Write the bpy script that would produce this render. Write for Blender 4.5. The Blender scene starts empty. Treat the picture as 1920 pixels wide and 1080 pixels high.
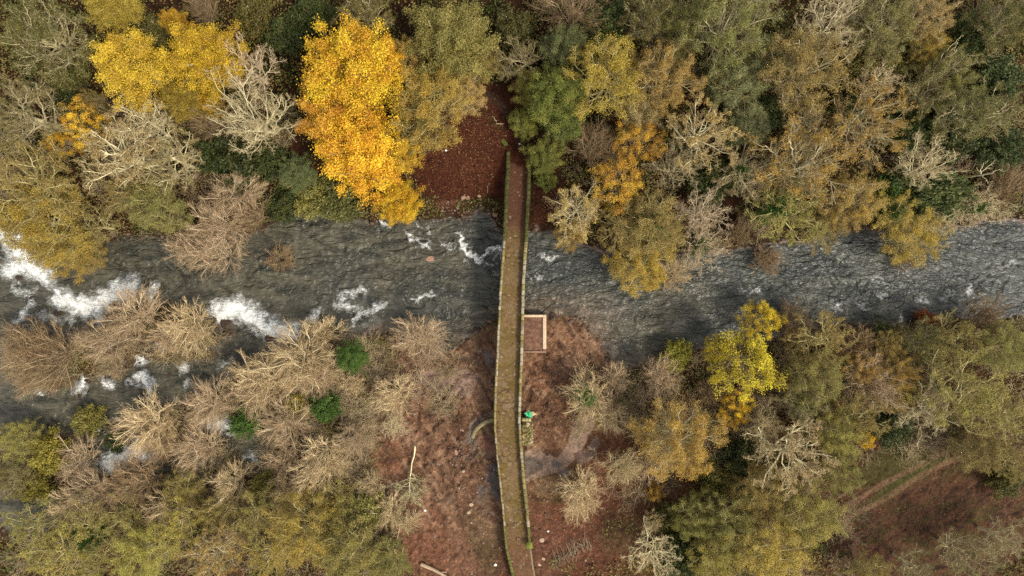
import bpy, bmesh, math, random
import numpy as np
from mathutils import Vector

# ------------------------------------------------------------------ camera, sky, sun, exposure
S = bpy.context.scene
C = S.collection
HC = 92.0                       # the drone hovers 92 m above the water
K = (36.0 / 24.0) / 1920.0      # metres per photo pixel per metre of distance
cam_d = bpy.data.cameras.new('camera')
cam_d.lens = 24.0
cam_d.sensor_width = 36.0
cam_d.clip_start = 1.0
cam_d.clip_end = 3000.0
cam = bpy.data.objects.new('camera', cam_d)
cam.location = (0, 0, HC)
cam.rotation_euler = (0, 0, 0)
C.objects.link(cam)
S.camera = cam

SUN_DIR = Vector((0.55, -0.40, 0.85)).normalized()     # towards the sun: lower right of the picture
world = bpy.data.worlds.new('World')
S.world = world
world.use_nodes = True
wn = world.node_tree.nodes
wl = world.node_tree.links
wn.clear()
sky = wn.new('ShaderNodeTexSky')
sky.sky_type = 'NISHITA'
sky.sun_disc = False
sky.sun_elevation = math.asin(SUN_DIR.z)
sky.sun_rotation = math.atan2(SUN_DIR.x, SUN_DIR.y)
sky.air_density = 1.0
sky.dust_density = 2.0
bg = wn.new('ShaderNodeBackground')
bg.inputs['Strength'].default_value = 0.105
wo = wn.new('ShaderNodeOutputWorld')
hsv = wn.new('ShaderNodeHueSaturation')      # thin cloud veil: the blue is mostly washed out
hsv.inputs['Saturation'].default_value = 0.10
wl.new(sky.outputs['Color'], hsv.inputs['Color'])
wl.new(hsv.outputs['Color'], bg.inputs['Color'])
wl.new(bg.outputs['Background'], wo.inputs['Surface'])

sun_d = bpy.data.lights.new('sun', 'SUN')
sun_d.energy = 1.5
sun_d.angle = math.radians(12)
sun_d.color = (1.0, 0.90, 0.70)
sun = bpy.data.objects.new('sun', sun_d)
sun.rotation_euler = SUN_DIR.to_track_quat('Z', 'Y').to_euler()
sun.location = (40, -40, 80)
C.objects.link(sun)

S.view_settings.view_transform = 'Standard'
S.view_settings.look = 'None'
S.view_settings.exposure = 1.53
S.view_settings.gamma = 1.0
try:
    S.cycles.max_bounces = 6
    S.cycles.diffuse_bounces = 3
    S.cycles.transmission_bounces = 3
    S.cycles.use_denoising = False
except Exception:
    pass

# ------------------------------------------------------------------ helpers
rng = np.random.default_rng(11)
random.seed(5)


def at(px, py, z=1.0):
    """photo pixel -> world x, y on the level z"""
    s = K * (HC - z)
    return (px - 960.0) * s, (540.0 - py) * s


GP = K * 91.0


def to_px(x, y):
    return 960.0 + x / GP, 540.0 - y / GP


def sstep(a, b, x):
    t = np.clip((x - a) / (b - a), 0, 1)
    return t * t * (3 - 2 * t)


def _hash(ix, iy, seed):
    h = (ix.astype(np.int64) * 374761393 + iy.astype(np.int64) * 668265263 + seed * 1442695041) & 0xFFFFFFFF
    h = ((h ^ (h >> 13)) * 1274126177) & 0xFFFFFFFF
    h = h ^ (h >> 16)
    return (h & 0xFFFF) / 65535.0


def vnoise(x, y, seed=0):
    x = np.asarray(x, float)
    y = np.asarray(y, float)
    ix = np.floor(x)
    iy = np.floor(y)
    fx = x - ix
    fy = y - iy
    fx = fx * fx * (3 - 2 * fx)
    fy = fy * fy * (3 - 2 * fy)
    a = _hash(ix, iy, seed)
    b = _hash(ix + 1, iy, seed)
    c = _hash(ix, iy + 1, seed)
    d = _hash(ix + 1, iy + 1, seed)
    return (a * (1 - fx) + b * fx) * (1 - fy) + (c * (1 - fx) + d * fx) * fy


def fbm(x, y, octv=4, seed=0):
    s = 0
    a = 0.5
    t = 0
    for i in range(octv):
        s = s + a * vnoise(x * 2 ** i + 17.3 * i, y * 2 ** i - 9.1 * i, seed + i)
        t += a
        a *= 0.55
    return s / t          # 0..1, mean 0.5


def poly_sdf(px, py, poly):
    """signed distance (negative inside) to a closed polygon"""
    P = np.array(poly, float)
    d = np.full(px.shape, 1e9)
    inside = np.zeros(px.shape, bool)
    n = len(P)
    for i in range(n):
        ax, ay = P[i]
        bx, by = P[(i + 1) % n]
        ex, ey = bx - ax, by - ay
        t = np.clip(((px - ax) * ex + (py - ay) * ey) / (ex * ex + ey * ey + 1e-9), 0, 1)
        d = np.minimum(d, np.hypot(px - ax - t * ex, py - ay - t * ey))
        cond = ((ay > py) != (by > py)) & (px < (bx - ax) * (py - ay) / (by - ay + 1e-12) + ax)
        inside ^= cond
    return np.where(inside, -d, d)


def line_dist(px, py, pts):
    d = np.full(px.shape, 1e9)
    if len(pts) == 1:
        return np.hypot(px - pts[0][0], py - pts[0][1])
    for (ax, ay), (bx, by) in zip(pts[:-1], pts[1:]):
        ex, ey = bx - ax, by - ay
        t = np.clip(((px - ax) * ex + (py - ay) * ey) / (ex * ex + ey * ey + 1e-9), 0, 1)
        d = np.minimum(d, np.hypot(px - ax - t * ex, py - ay - t * ey))
    return d


def mesh_np(name, verts, faces, mats=(), fmat=None, smooth=False, col=None, attrs=None):
    """verts (N,3), faces: (M,3) / (M,4) array or list of arrays"""
    me = bpy.data.meshes.new(name)
    if not isinstance(faces, list):
        faces = [faces]
    faces = [np.asarray(f, np.int32) for f in faces if len(f)]
    verts = np.asarray(verts, np.float32)
    loops = np.concatenate([f.ravel() for f in faces])
    tot = np.concatenate([np.full(len(f), f.shape[1], np.int32) for f in faces])
    start = np.concatenate([[0], np.cumsum(tot)[:-1]]).astype(np.int32)
    me.vertices.add(len(verts))
    me.vertices.foreach_set('co', verts.ravel())
    me.loops.add(len(loops))
    me.loops.foreach_set('vertex_index', loops)
    me.polygons.add(len(tot))
    me.polygons.foreach_set('loop_start', start)
    try:
        me.polygons.foreach_set('loop_total', tot)
    except Exception:
        pass
    for m in mats:
        me.materials.append(m)
    if fmat is not None:
        me.polygons.foreach_set('material_index', np.asarray(fmat, np.int32))
    if smooth:
        me.polygons.foreach_set('use_smooth', np.ones(len(tot), bool))
    if col is not None:
        a = me.color_attributes.new('Col', 'FLOAT_COLOR', 'POINT')
        c4 = np.ones((len(verts), 4), np.float32)
        c4[:, :3] = col
        a.data.foreach_set('color', c4.ravel())
    for k_, v_ in (attrs or {}).items():
        a = me.attributes.new(k_, 'FLOAT', 'POINT')
        a.data.foreach_set('value', np.asarray(v_, np.float32))
    me.update(calc_edges=True)
    me.validate(verbose=False)
    return me


def link(name, me, parent=None):
    o = bpy.data.objects.new(name, me)
    C.objects.link(o)
    if parent is not None:
        o.parent = parent
    return o


def empty(name, loc=(0, 0, 0), rz=0.0):
    o = bpy.data.objects.new(name, None)
    o.empty_display_size = 0.5
    o.location = loc
    o.rotation_euler = (0, 0, rz)
    C.objects.link(o)
    return o


def tag(o, label=None, cat=None, group=None, kind=None):
    if label:
        o['label'] = label
    if cat:
        o['category'] = cat
    if group:
        o['group'] = group
    if kind:
        o['kind'] = kind
    return o


def norm(v):
    return v / np.maximum(np.linalg.norm(v, axis=-1, keepdims=True), 1e-9)


class Geo:
    """collects vertices and faces of several shapes for one mesh"""
    def __init__(self):
        self.v = []
        self.f3 = []
        self.f4 = []
        self.m3 = []
        self.m4 = []
        self.c = []
        self.n = 0

    def add(self, v, f, m=0, c=None):
        v = np.asarray(v, float)
        f = np.asarray(f, int) + self.n
        self.v.append(v)
        if f.shape[1] == 3:
            self.f3.append(f)
            self.m3.append(np.full(len(f), m))
        else:
            self.f4.append(f)
            self.m4.append(np.full(len(f), m))
        if c is None:
            c = np.zeros(len(v))
        c = np.asarray(c, float)
        self.c.append(c if c.ndim else np.full(len(v), float(c)))
        self.n += len(v)

    def mesh(self, name, mats, smooth=False, attr=None, col=None):
        fs = []
        ms = []
        if self.f3:
            fs.append(np.concatenate(self.f3))
            ms.append(np.concatenate(self.m3))
        if self.f4:
            fs.append(np.concatenate(self.f4))
            ms.append(np.concatenate(self.m4))
        at_ = {attr: np.concatenate(self.c)} if attr else None
        return mesh_np(name, np.concatenate(self.v), fs, mats, np.concatenate(ms), smooth, col, at_)


def tubes(g, P, R, k, m=0, c=None):
    """P (N,n,3) polylines, R (N,n) radii -> k-sided tubes"""
    N, n = P.shape[:2]
    T = np.gradient(P, axis=1)
    T = norm(T)
    main = norm(P[:, -1] - P[:, 0])
    ref = np.where(np.abs(main[:, 2:3]) < 0.7, np.array([[0, 0, 1.0]]), np.array([[1.0, 0, 0]]))
    U = norm(np.cross(T, ref[:, None, :]))
    V = np.cross(T, U)
    a = np.arange(k) * 2 * math.pi / k
    ring = U[:, :, None, :] * np.cos(a)[None, None, :, None] + V[:, :, None, :] * np.sin(a)[None, None, :, None]
    verts = P[:, :, None, :] + ring * R[:, :, None, None]
    base = (np.arange(N) * n * k)[:, None, None] + (np.arange(n - 1) * k)[None, :, None]
    j = np.arange(k)[None, None, :]
    j2 = (j + 1) % k
    f = np.stack([base + j, base + j2, base + k + j2, base + k + j], -1).reshape(-1, 4)
    cc = None
    if c is not None:
        cc = np.repeat(np.asarray(c, float), n * k)
    g.add(verts.reshape(-1, 3), f, m, cc)


def box(g, cx, cy, cz, sx, sy, sz, rz=0.0, m=0, jit=0.0, c=0.0):
    v = np.array([[x, y, z] for z in (-.5, .5) for y in (-.5, .5) for x in (-.5, .5)]) * [sx, sy, sz]
    if jit:
        v = v + rng.uniform(-jit, jit, v.shape)
    ca, sa = math.cos(rz), math.sin(rz)
    v = np.stack([v[:, 0] * ca - v[:, 1] * sa + cx, v[:, 0] * sa + v[:, 1] * ca + cy, v[:, 2] + cz], 1)
    f = [[0, 2, 3, 1], [4, 5, 7, 6], [0, 1, 5, 4], [2, 6, 7, 3], [0, 4, 6, 2], [1, 3, 7, 5]]
    g.add(v, f, m, np.full(8, c))


# ------------------------------------------------------------------ materials
def new_mat(name):
    m = bpy.data.materials.new(name)
    m.use_nodes = True
    nt = m.node_tree
    p = nt.nodes['Principled BSDF']
    return m, nt, p


def nd(nt, typ, **kw):
    n = nt.nodes.new(typ)
    for k_, v_ in kw.items():
        setattr(n, k_, v_)
    return n


def math_(nt, op, a, b=None, clamp=False):
    n = nd(nt, 'ShaderNodeMath', operation=op, use_clamp=clamp)
    for i, q in enumerate((a, b)):
        if q is None:
            continue
        if isinstance(q, (int, float)):
            n.inputs[i].default_value = q
        else:
            nt.links.new(q, n.inputs[i])
    return n.outputs[0]


def mixc(nt, fac, a, b, mode='MIX'):
    n = nd(nt, 'ShaderNodeMix', data_type='RGBA', blend_type=mode)
    for sock, q in ((n.inputs[0], fac), (n.inputs[6], a), (n.inputs[7], b)):
        if isinstance(q, (int, float)):
            sock.default_value = q
        elif isinstance(q, tuple):
            sock.default_value = (*q, 1.0)
        else:
            nt.links.new(q, sock)
    return n.outputs[2]


def noise_(nt, scale, detail=4, rough=0.6, vec=None, dist=0.0):
    n = nd(nt, 'ShaderNodeTexNoise')
    n.inputs['Scale'].default_value = scale
    n.inputs['Detail'].default_value = detail
    n.inputs['Roughness'].default_value = rough
    n.inputs['Distortion'].default_value = dist
    if vec is not None:
        nt.links.new(vec, n.inputs['Vector'])
    return n.outputs['Fac']


def ramp(nt, fac, stops):
    n = nd(nt, 'ShaderNodeValToRGB')
    e = n.color_ramp.elements
    while len(e) < len(stops):
        e.new(0.5)
    for i, (p, c) in enumerate(stops):
        e[i].position = p
        e[i].color = (*c, 1.0) if isinstance(c, tuple) else (c, c, c, 1.0)
    nt.links.new(fac, n.inputs[0])
    return n.outputs[0]


def mat_vcol(name, rough=0.9, var=0.5, scale=3.0, bump=0.4, bscale=6.0, bdist=0.1):
    """surface whose albedo comes from the mesh's own colour attribute, broken up by object-space noise"""
    m, nt, p = new_mat(name)
    a = nd(nt, 'ShaderNodeAttribute', attribute_name='Col')
    tc = nd(nt, 'ShaderNodeTexCoord').outputs['Object']
    n1 = noise_(nt, scale, 5, 0.7, tc)
    f = ramp(nt, n1, [(0.25, 1 - var), (0.5, 1.0), (0.78, 1 + var)])
    nt.links.new(mixc(nt, 1.0, a.outputs['Color'], f, 'MULTIPLY'), p.inputs['Base Color'])
    p.inputs['Roughness'].default_value = rough
    p.inputs['Specular IOR Level'].default_value = 0.105
    n2 = noise_(nt, bscale, 6, 0.7, tc)
    b = nd(nt, 'ShaderNodeBump')
    b.inputs['Strength'].default_value = bump
    b.inputs['Distance'].default_value = bdist
    nt.links.new(n2, b.inputs['Height'])
    nt.links.new(b.outputs['Normal'], p.inputs['Normal'])
    return m


def mat_plain(name, col, rough=0.85, var=0.35, scale=5.0, bump=0.3, bscale=12.0, bdist=0.05, col2=None):
    m, nt, p = new_mat(name)
    tc = nd(nt, 'ShaderNodeTexCoord').outputs['Object']
    n1 = noise_(nt, scale, 5, 0.7, tc)
    dark = tuple(x * (1 - var) for x in col)
    lite = tuple(min(1, x * (1 + var)) for x in (col2 or col))
    nt.links.new(ramp(nt, n1, [(0.3, dark), (0.7, lite)]), p.inputs['Base Color'])
    p.inputs['Roughness'].default_value = rough
    p.inputs['Specular IOR Level'].default_value = 0.105
    n2 = noise_(nt, bscale, 5, 0.7, tc)
    b = nd(nt, 'ShaderNodeBump')
    b.inputs['Strength'].default_value = bump
    b.inputs['Distance'].default_value = bdist
    nt.links.new(n2, b.inputs['Height'])
    nt.links.new(b.outputs['Normal'], p.inputs['Normal'])
    return m


def mat_leaf():
    """leaf colour = the crown's own leaf_color property, varied leaf by leaf and clump by clump"""
    m, nt, p = new_mat('leaf')
    oc = nd(nt, 'ShaderNodeAttribute', attribute_name='leaf_color', attribute_type='OBJECT').outputs['Color']
    oc2 = nd(nt, 'ShaderNodeAttribute', attribute_name='leaf_color_two', attribute_type='OBJECT').outputs['Color']
    t = nd(nt, 'ShaderNodeAttribute', attribute_name='tint').outputs['Fac']
    c = mixc(nt, ramp(nt, t, [(0.3, 0.0), (0.8, 1.0)]), oc, oc2)
    t2 = math_(nt, 'FRACT', math_(nt, 'MULTIPLY', t, 37.7))
    f = ramp(nt, t2, [(0.0, 0.6), (1.0, 1.35)])
    c = mixc(nt, 1.0, c, f, 'MULTIPLY')
    nt.links.new(c, p.inputs['Base Color'])
    p.inputs['Roughness'].default_value = 0.6
    p.inputs['Specular IOR Level'].default_value = 0.25
    tr = nd(nt, 'ShaderNodeBsdfTranslucent')
    nt.links.new(c, tr.inputs['Color'])
    mx = nd(nt, 'ShaderNodeMixShader')
    mx.inputs[0].default_value = 0.3
    nt.links.new(p.outputs[0], mx.inputs[1])
    nt.links.new(tr.outputs[0], mx.inputs[2])
    nt.links.new(mx.outputs[0], nt.nodes['Material Output'].inputs['Surface'])
    return m


def mat_bark():
    m, nt, p = new_mat('bark')
    oc = nd(nt, 'ShaderNodeAttribute', attribute_name='bark_color', attribute_type='OBJECT').outputs['Color']
    tc = nd(nt, 'ShaderNodeTexCoord').outputs['Object']
    n1 = noise_(nt, 2.2, 5, 0.7, tc)
    f = ramp(nt, n1, [(0.3, 0.55), (0.7, 1.35)])
    c = mixc(nt, 1.0, oc, f, 'MULTIPLY')
    nt.links.new(c, p.inputs['Base Color'])
    p.inputs['Roughness'].default_value = 0.9
    p.inputs['Specular IOR Level'].default_value = 0.2
    return m


M_LEAF = mat_leaf()
M_BARK = mat_bark()

# ------------------------------------------------------------------ terrain
W1 = [(-1000, 430), (0, 428), (60, 440), (120, 450), (200, 448), (300, 440), (400, 445), (470, 440), (520, 412), (540, 392),
      (600, 394), (650, 405), (700, 412), (760, 412), (800, 412), (850, 410), (880, 403), (898, 396), (915, 402), (930, 425), (960, 434),
      (1000, 432), (1040, 434), (1080, 450), (1150, 475), (1220, 480), (1300, 470), (1380, 462), (1450, 455), (1520, 448), (1600, 432),
      (1700, 420), (1800, 418), (1920, 412), (2900, 405), (2900, 590), (1920, 596), (1800, 600), (1740, 606), (1690, 612), (1600, 612),
      (1500, 618), (1430, 640), (1360, 655), (1290, 655), (1235, 672), (1200, 690), (1165, 695), (1140, 670), (1118, 630), (1090, 606),
      (1050, 592), (1000, 588), (950, 590), (925, 598), (895, 620), (860, 650), (820, 665), (770, 640), (720, 625), (680, 632), (640, 640),
      (600, 640), (545, 640), (520, 650), (470, 700), (400, 725), (330, 755), (220, 790), (120, 815), (0, 835), (-1000, 850)]
ISLANDS = [(300, 612, 105, 40, 0.15), (95, 680, 120, 46, -0.12), (215, 650, 60, 35, 0.2), (20, 640, 40, 14, 0.1), (330, 665, 60, 16, 0)]
POOLS = [(205, 860, 75, 32, -0.2), (405, 798, 42, 20, 0), (462, 852, 26, 42, 0.2), (335, 905, 34, 20, 0), (25, 965, 75, 45, 0),
         (150, 845, 40, 60, 0.2), (300, 880, 90, 16, -0.1), (415, 830, 60, 16, 0.4)]
WEIR = [(-1000, 430), (0, 478), (70, 525), (100, 555), (165, 568), (240, 556), (300, 570), (390, 585), (440, 592), (480, 618), (560, 640)]


def ell(px, py, e):
    cx, cy, rx, ry, a = e
    dx, dy = px - cx, py - cy
    ca, sa = math.cos(a), math.sin(a)
    return np.sqrt(((dx * ca + dy * sa) / rx) ** 2 + ((-dx * sa + dy * ca) / ry) ** 2)


def water_level(px, py):
    """the river is level down to the rock ledge on the left and falls about a metre there"""
    yl = np.interp(px, [p[0] for p in WEIR], [p[1] for p in WEIR])
    return -1.0 * sstep(-4, 14, py - yl) * (1 - sstep(545, 590, px)) - 0.25 * sstep(780, 860, py)


def coords(lim, step, far):
    c = list(np.arange(-lim, lim + 1e-6, step))
    s = step
    x = lim
    out = []
    while x < far:
        s *= 1.35
        x += s
        out.append(x)
    return np.array([-v for v in out[::-1]] + c + out)


TX = coords(74, 0.2, 700)
TY = coords(44, 0.2, 700)
GX, GY = np.meshgrid(TX, TY)
PX, PY = to_px(GX, GY)


def terrain_z(px, py):
    nz = fbm(px / 28, py / 28, 4, 3) - 0.5
    sd = poly_sdf(px, py, W1) + nz * 22
    for e in ISLANDS:
        sd = np.maximum(sd, (1 - ell(px, py, e)) * 40 + nz * 30)
    for e in POOLS:
        sd = np.minimum(sd, (ell(px, py, e) - 1) * 26 + nz * 22)
    north = sstep(545, 500, py)
    wl_ = water_level(px, py)
    s = np.maximum(sd, 0)
    zn = 3.6 * (1 - np.exp(-s / 45)) + 0.011 * np.minimum(s, 700)
    zs = 1.25 * (1 - np.exp(-s / 60)) + 0.0022 * np.minimum(s, 700)
    left = 1 - sstep(480, 640, px)
    zs = zs * (1 - 0.35 * left) + wl_ * 1.0 * (s < 1e8)
    z = zn * north + zs * (1 - north)
    inside = np.clip(-sd, 0, 40)
    shelf = np.exp(-(((px - 1060) / 130) ** 2 + ((py - 610) / 70) ** 2)) + 0.7 * np.exp(-(((px - 800) / 110) ** 2 + ((py - 640) / 40) ** 2))
    z = np.where(sd > 0, z + 0.02, wl_ - 0.015 - 0.9 * (1 - np.exp(-inside / (12 + 120 * shelf))))
    bumps = (fbm(px / 9, py / 9, 4, 8) - 0.5)
    amp = np.where(sd > 0, 0.35 * np.minimum(1, s / 10 + 0.15), 0.25)
    # rough scoured ground at the south end of the bridge
    rough = np.exp(-(((px - 1030) / 130) ** 2 + ((py - 740) / 110) ** 2)) + np.exp(-(((px - 830) / 110) ** 2 + ((py - 830) / 180) ** 2))
    z = z + bumps * amp * (1 + 2.6 * rough * (sd > 0))
    # causeway mound under the southern ramp, path ledge at the northern end
    ramp_ = np.exp(-((px - 985) / 30) ** 2) * sstep(985, 1060, py)
    z = z + ramp_ * 0.2
    return z, sd


TZ, SD = terrain_z(PX, PY)
# northern clearing held level with the deck end
flat = np.exp(-(((PX - 975) / 28) ** 4 + ((PY - 262) / 26) ** 4))
TZ = TZ * (1 - flat) + 4.25 * flat


def ground(x, y):
    x = np.asarray(x, float)
    y = np.asarray(y, float)
    i = np.clip(np.searchsorted(TX, x) - 1, 0, len(TX) - 2)
    j = np.clip(np.searchsorted(TY, y) - 1, 0, len(TY) - 2)
    fx = (x - TX[i]) / (TX[i + 1] - TX[i])
    fy = (y - TY[j]) / (TY[j + 1] - TY[j])
    return (TZ[j, i] * (1 - fx) + TZ[j, i + 1] * fx) * (1 - fy) + (TZ[j + 1, i] * (1 - fx) + TZ[j + 1, i + 1] * fx) * fy


def on_ground(px, py):
    z = 1.5
    for _ in range(5):
        x, y = at(px, py, z)
        z = float(ground(x, y))
    return x, y, z


NA = fbm(PX / 40, PY / 40, 5, 21)
NB = fbm(PX / 14, PY / 14, 5, 33)
NC = fbm(PX / 5, PY / 5, 4, 45)


def mixcol(col, c, w):
    return col * (1 - w[..., None]) + np.array(c) * w[..., None]


col = np.zeros(PX.shape + (3,)) + np.array((0.050, 0.030, 0.018))
col = mixcol(col, (0.040, 0.043, 0.016), sstep(0.48, 0.62, NA * 0.6 + NB * 0.4))
col = mixcol(col, (0.085, 0.038, 0.024), sstep(0.50, 0.66, NB))


def region(cx, cy, rx, ry, ang, c, w=1.0, soft=0.3, nz=0.7):
    global col
    d = ell(PX, PY, (cx, cy, rx, ry, ang)) + (NB - 0.5) * nz + (NC - 0.5) * nz * 0.6
    col = mixcol(col, c, w * sstep(1 + soft, 1 - soft, d))


RED = (0.118, 0.050, 0.030)
PINK = (0.250, 0.150, 0.108)
# north clearing
region(880, 295, 120, 110, 0, (0.092, 0.034, 0.020))
region(900, 215, 60, 40, 0, (0.085, 0.033, 0.022), 0.8)
region(1010, 380, 40, 70, 0, (0.075, 0.030, 0.020), 0.8)
region(900, 385, 50, 16, 0, (0.050, 0.048, 0.015), 0.8)
region(835, 385, 32, 6, -0.15, (0.20, 0.11, 0.075), 0.8)
region(890, 222, 22, 8, 0.3, (0.055, 0.055, 0.016), 0.7)
region(930, 245, 22, 5, 0.7, (0.060, 0.060, 0.018), 0.7)
# south shore
region(900, 770, 230, 190, 0, (0.150, 0.082, 0.054))
region(800, 760, 130, 130, 0.2, (0.185, 0.115, 0.085), 0.8)
region(830, 950, 110, 170, -0.3, (0.160, 0.090, 0.064), 0.9)
region(1060, 660, 95, 75, 0.3, (0.205, 0.105, 0.068))
region(1090, 620, 60, 40, 0.6, PINK, 0.8)
region(1065, 720, 70, 60, 0.6, (0.19, 0.088, 0.055), 0.8)
region(1040, 790, 70, 50, 0.3, (0.120, 0.052, 0.034), 0.9)
region(1060, 690, 16, 50, 0.7, (0.235, 0.135, 0.10), 0.9, 0.2)
region(730, 860, 45, 42, 0, (0.165, 0.078, 0.050), 0.9)
region(790, 1000, 45, 80, -0.5, (0.150, 0.076, 0.052), 0.9)
region(885, 830, 50, 70, 0.2, (0.088, 0.045, 0.032), 0.8)
region(905, 990, 34, 80, -0.2, (0.075, 0.058, 0.034), 0.8)
region(790, 700, 70, 40, 0.1, (0.220, 0.150, 0.115), 0.8)
region(860, 730, 60, 22, 0.5, (0.235, 0.150, 0.115), 0.7)
region(765, 690, 50, 18, 0.9, (0.080, 0.042, 0.028), 0.6)
region(1045, 805, 105, 75, 0.2, (0.090, 0.046, 0.029), 0.9)
region(1120, 870, 90, 60, 0.3, (0.095, 0.050, 0.032), 0.8)
region(918, 900, 22, 80, -0.05, (0.060, 0.036, 0.028), 0.8)
# south-east litter
region(1130, 960, 180, 130, 0.1, (0.112, 0.052, 0.035))
region(1050, 905, 60, 34, -0.2, (0.085, 0.068, 0.026), 0.8)
region(1200, 890, 120, 60, 0.2, (0.120, 0.060, 0.040), 0.7)
region(1120, 1000, 70, 50, 0, (0.098, 0.044, 0.032), 0.7)
region(1180, 1000, 60, 40, 0, (0.080, 0.060, 0.034), 0.6)
region(1010, 1045, 60, 60, 0, (0.120, 0.062, 0.045), 0.8)
# lower right field
region(1770, 960, 260, 150, -0.45, (0.094, 0.050, 0.034))
for i in range(70):
    region(1560 + 360 * rng.random(), 1100 - 300 * rng.random(), 10 + 18 * rng.random(), 3 + 4 * rng.random(), -0.5 + 0.3 * rng.random(),
           (0.066, 0.062, 0.024), 0.7)
fst = fbm((PX * 0.85 - PY * 0.52) / 40, (PY * 0.85 + PX * 0.52) / 9, 4, 222)
fld = sstep(1.1, 0.8, ell(PX, PY, (1770, 960, 260, 150, -0.45)))
col = mixcol(col, (0.066, 0.056, 0.026), 0.5 * fld * sstep(0.50, 0.64, fst))
col = mixcol(col, (0.036, 0.022, 0.018), 0.7 * fld * sstep(0.46, 0.34, fst))
region(1690, 855, 95, 40, -0.45, (0.060, 0.058, 0.022), 0.9)
region(1690, 900, 90, 12, -0.55, (0.058, 0.066, 0.022), 0.85)
for t in ([(1560, 960), (1650, 905), (1720, 870), (1800, 830), (1850, 815)], [(1545, 985), (1640, 940), (1720, 890), (1800, 850), (1850, 830)]):
    d = line_dist(PX, PY, t) + (NC - 0.5) * 5
    col = mixcol(col, (0.190, 0.125, 0.085), 0.70 * sstep(6.5, 3.0, d))
# lower left banks and islands
region(330, 850, 260, 100, 0, (0.110, 0.075, 0.050), 0.8)
region(200, 660, 230, 90, 0, (0.085, 0.062, 0.036), 0.8)
# rim of wet stones by the water, green moss strips
rim = sstep(14, 2, np.abs(SD - 2) + (NC - 0.5) * 10)
col = mixcol(col, (0.085, 0.068, 0.052), 0.5 * rim)
bed = sstep(3, -10, SD)
col = mixcol(col, (0.090, 0.075, 0.050), bed)
# path leading off the north end of the bridge
PATH = [(975, 284), (972, 262), (958, 240), (946, 218), (925, 200), (900, 190), (870, 186)]
dp = line_dist(PX, PY, PATH)
col = mixcol(col, (0.085, 0.072, 0.064), 0.75 * sstep(8, 4, dp + (NC - 0.5) * 6) * (PY < 300))
# sand and wet rock flats below the bridge on the right
wet = np.zeros(PX.shape)


def flatrock(poly, c, wv, w=0.92):
    global col, wet
    d = poly_sdf(PX, PY, poly) + (NC - 0.5) * 4 + (NB - 0.5) * 2
    k_ = sstep(1.2, -0.8, d)
    c = np.array(c) * (0.75 + 0.5 * NC[..., None])
    w = w * (SD > -4)
    col = col * (1 - (w * k_)[..., None]) + c * (w * k_)[..., None]
    wet = np.maximum(wet, wv * k_)


rough_n = (0.75 + 0.5 * NC)[..., None]
speck = _hash((GX * 5).astype(int), (GY * 5).astype(int), 77)
stone = (speck > 0.93)[..., None] * sstep(560, 640, PY)[..., None] * (sstep(1.0, 0.5, np.abs(PX - 960) / 420))[..., None] * (SD > 0)[..., None]
col = col * rough_n * (1 + 0.8 * stone)
dark = sstep(0.42, 0.30, NC * 0.7 + NB * 0.3) * (SD > 0)
col = col * (1 - 0.45 * dark[..., None])
# scour marks and wet drainage lines in the mud
ang_ = fbm(PX / 90, PY / 90, 2, 201) * 6
st = fbm((PX * np.cos(0.9) + PY * np.sin(0.9)) / 30 + ang_, (PY * np.cos(0.9) - PX * np.sin(0.9)) / 6 + ang_, 4, 203)
mud = sstep(1.15, 0.7, np.minimum(ell(PX, PY, (880, 800, 210, 210, 0)), ell(PX, PY, (1068, 672, 105, 95, .3)))) * (SD > 0)
cl_ = fbm(PX / 17, PY / 17, 5, 231)
col = mixcol(col, (0.190, 0.116, 0.078), mud * 0.35)
col = mixcol(col, (0.078, 0.042, 0.030), mud * 0.70 * sstep(0.42, 0.35, cl_))
col = mixcol(col, (0.280, 0.185, 0.130), mud * 0.50 * sstep(0.55, 0.66, cl_))
col = mixcol(col, (0.075, 0.048, 0.038), mud * 0.75 * sstep(0.42, 0.32, st))
col = mixcol(col, (0.300, 0.215, 0.165), mud * 0.65 * sstep(0.56, 0.68, st))
pud = sstep(0.66, 0.72, fbm(PX / 34, PY / 26, 4, 207)) * mud * (PX < 930)
col = mixcol(col, (0.115, 0.085, 0.068), pud * 0.85)
wet = np.maximum(wet, pud)
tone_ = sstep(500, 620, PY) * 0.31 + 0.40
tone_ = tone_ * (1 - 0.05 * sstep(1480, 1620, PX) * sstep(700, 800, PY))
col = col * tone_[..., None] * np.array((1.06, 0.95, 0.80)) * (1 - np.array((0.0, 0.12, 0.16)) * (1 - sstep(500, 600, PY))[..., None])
flatrock([(984, 842), (1010, 845), (1030, 852), (1044, 858), (1062, 836), (1072, 805), (1082, 786), (1100, 770), (1118, 772), (1112, 800), (1098, 830),
          (1086, 850), (1070, 868), (1052, 882), (1030, 886), (1000, 896), (985, 905)], (0.215, 0.145, 0.108), 0.4)
flatrock([(980, 855), (1002, 856), (1018, 868), (1016, 878), (1000, 886), (986, 898)], (0.095, 0.075, 0.062), 0.5)
flatrock([(1036, 862), (1056, 868), (1048, 876), (1036, 874)], (0.090, 0.076, 0.076), 0.8)
flatrock([(1075, 850), (1098, 842), (1118, 812), (1126, 832), (1110, 862), (1085, 872)], (0.110, 0.072, 0.058), 0.6)
flatrock([(1045, 880), (1066, 876), (1070, 890), (1050, 894)], (0.105, 0.080, 0.072), 0.7)
flatrock([(880, 790), (900, 780), (928, 768), (928, 786), (906, 792), (893, 806), (888, 826), (874, 826)], (0.175, 0.125, 0.095), 0.4)
flatrock([(874, 812), (888, 808), (890, 830), (876, 832)], (0.095, 0.078, 0.064), 0.5)
flatrock([(895, 820), (928, 810), (930, 846), (910, 848)], (0.150, 0.072, 0.050), 0.2)
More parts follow.
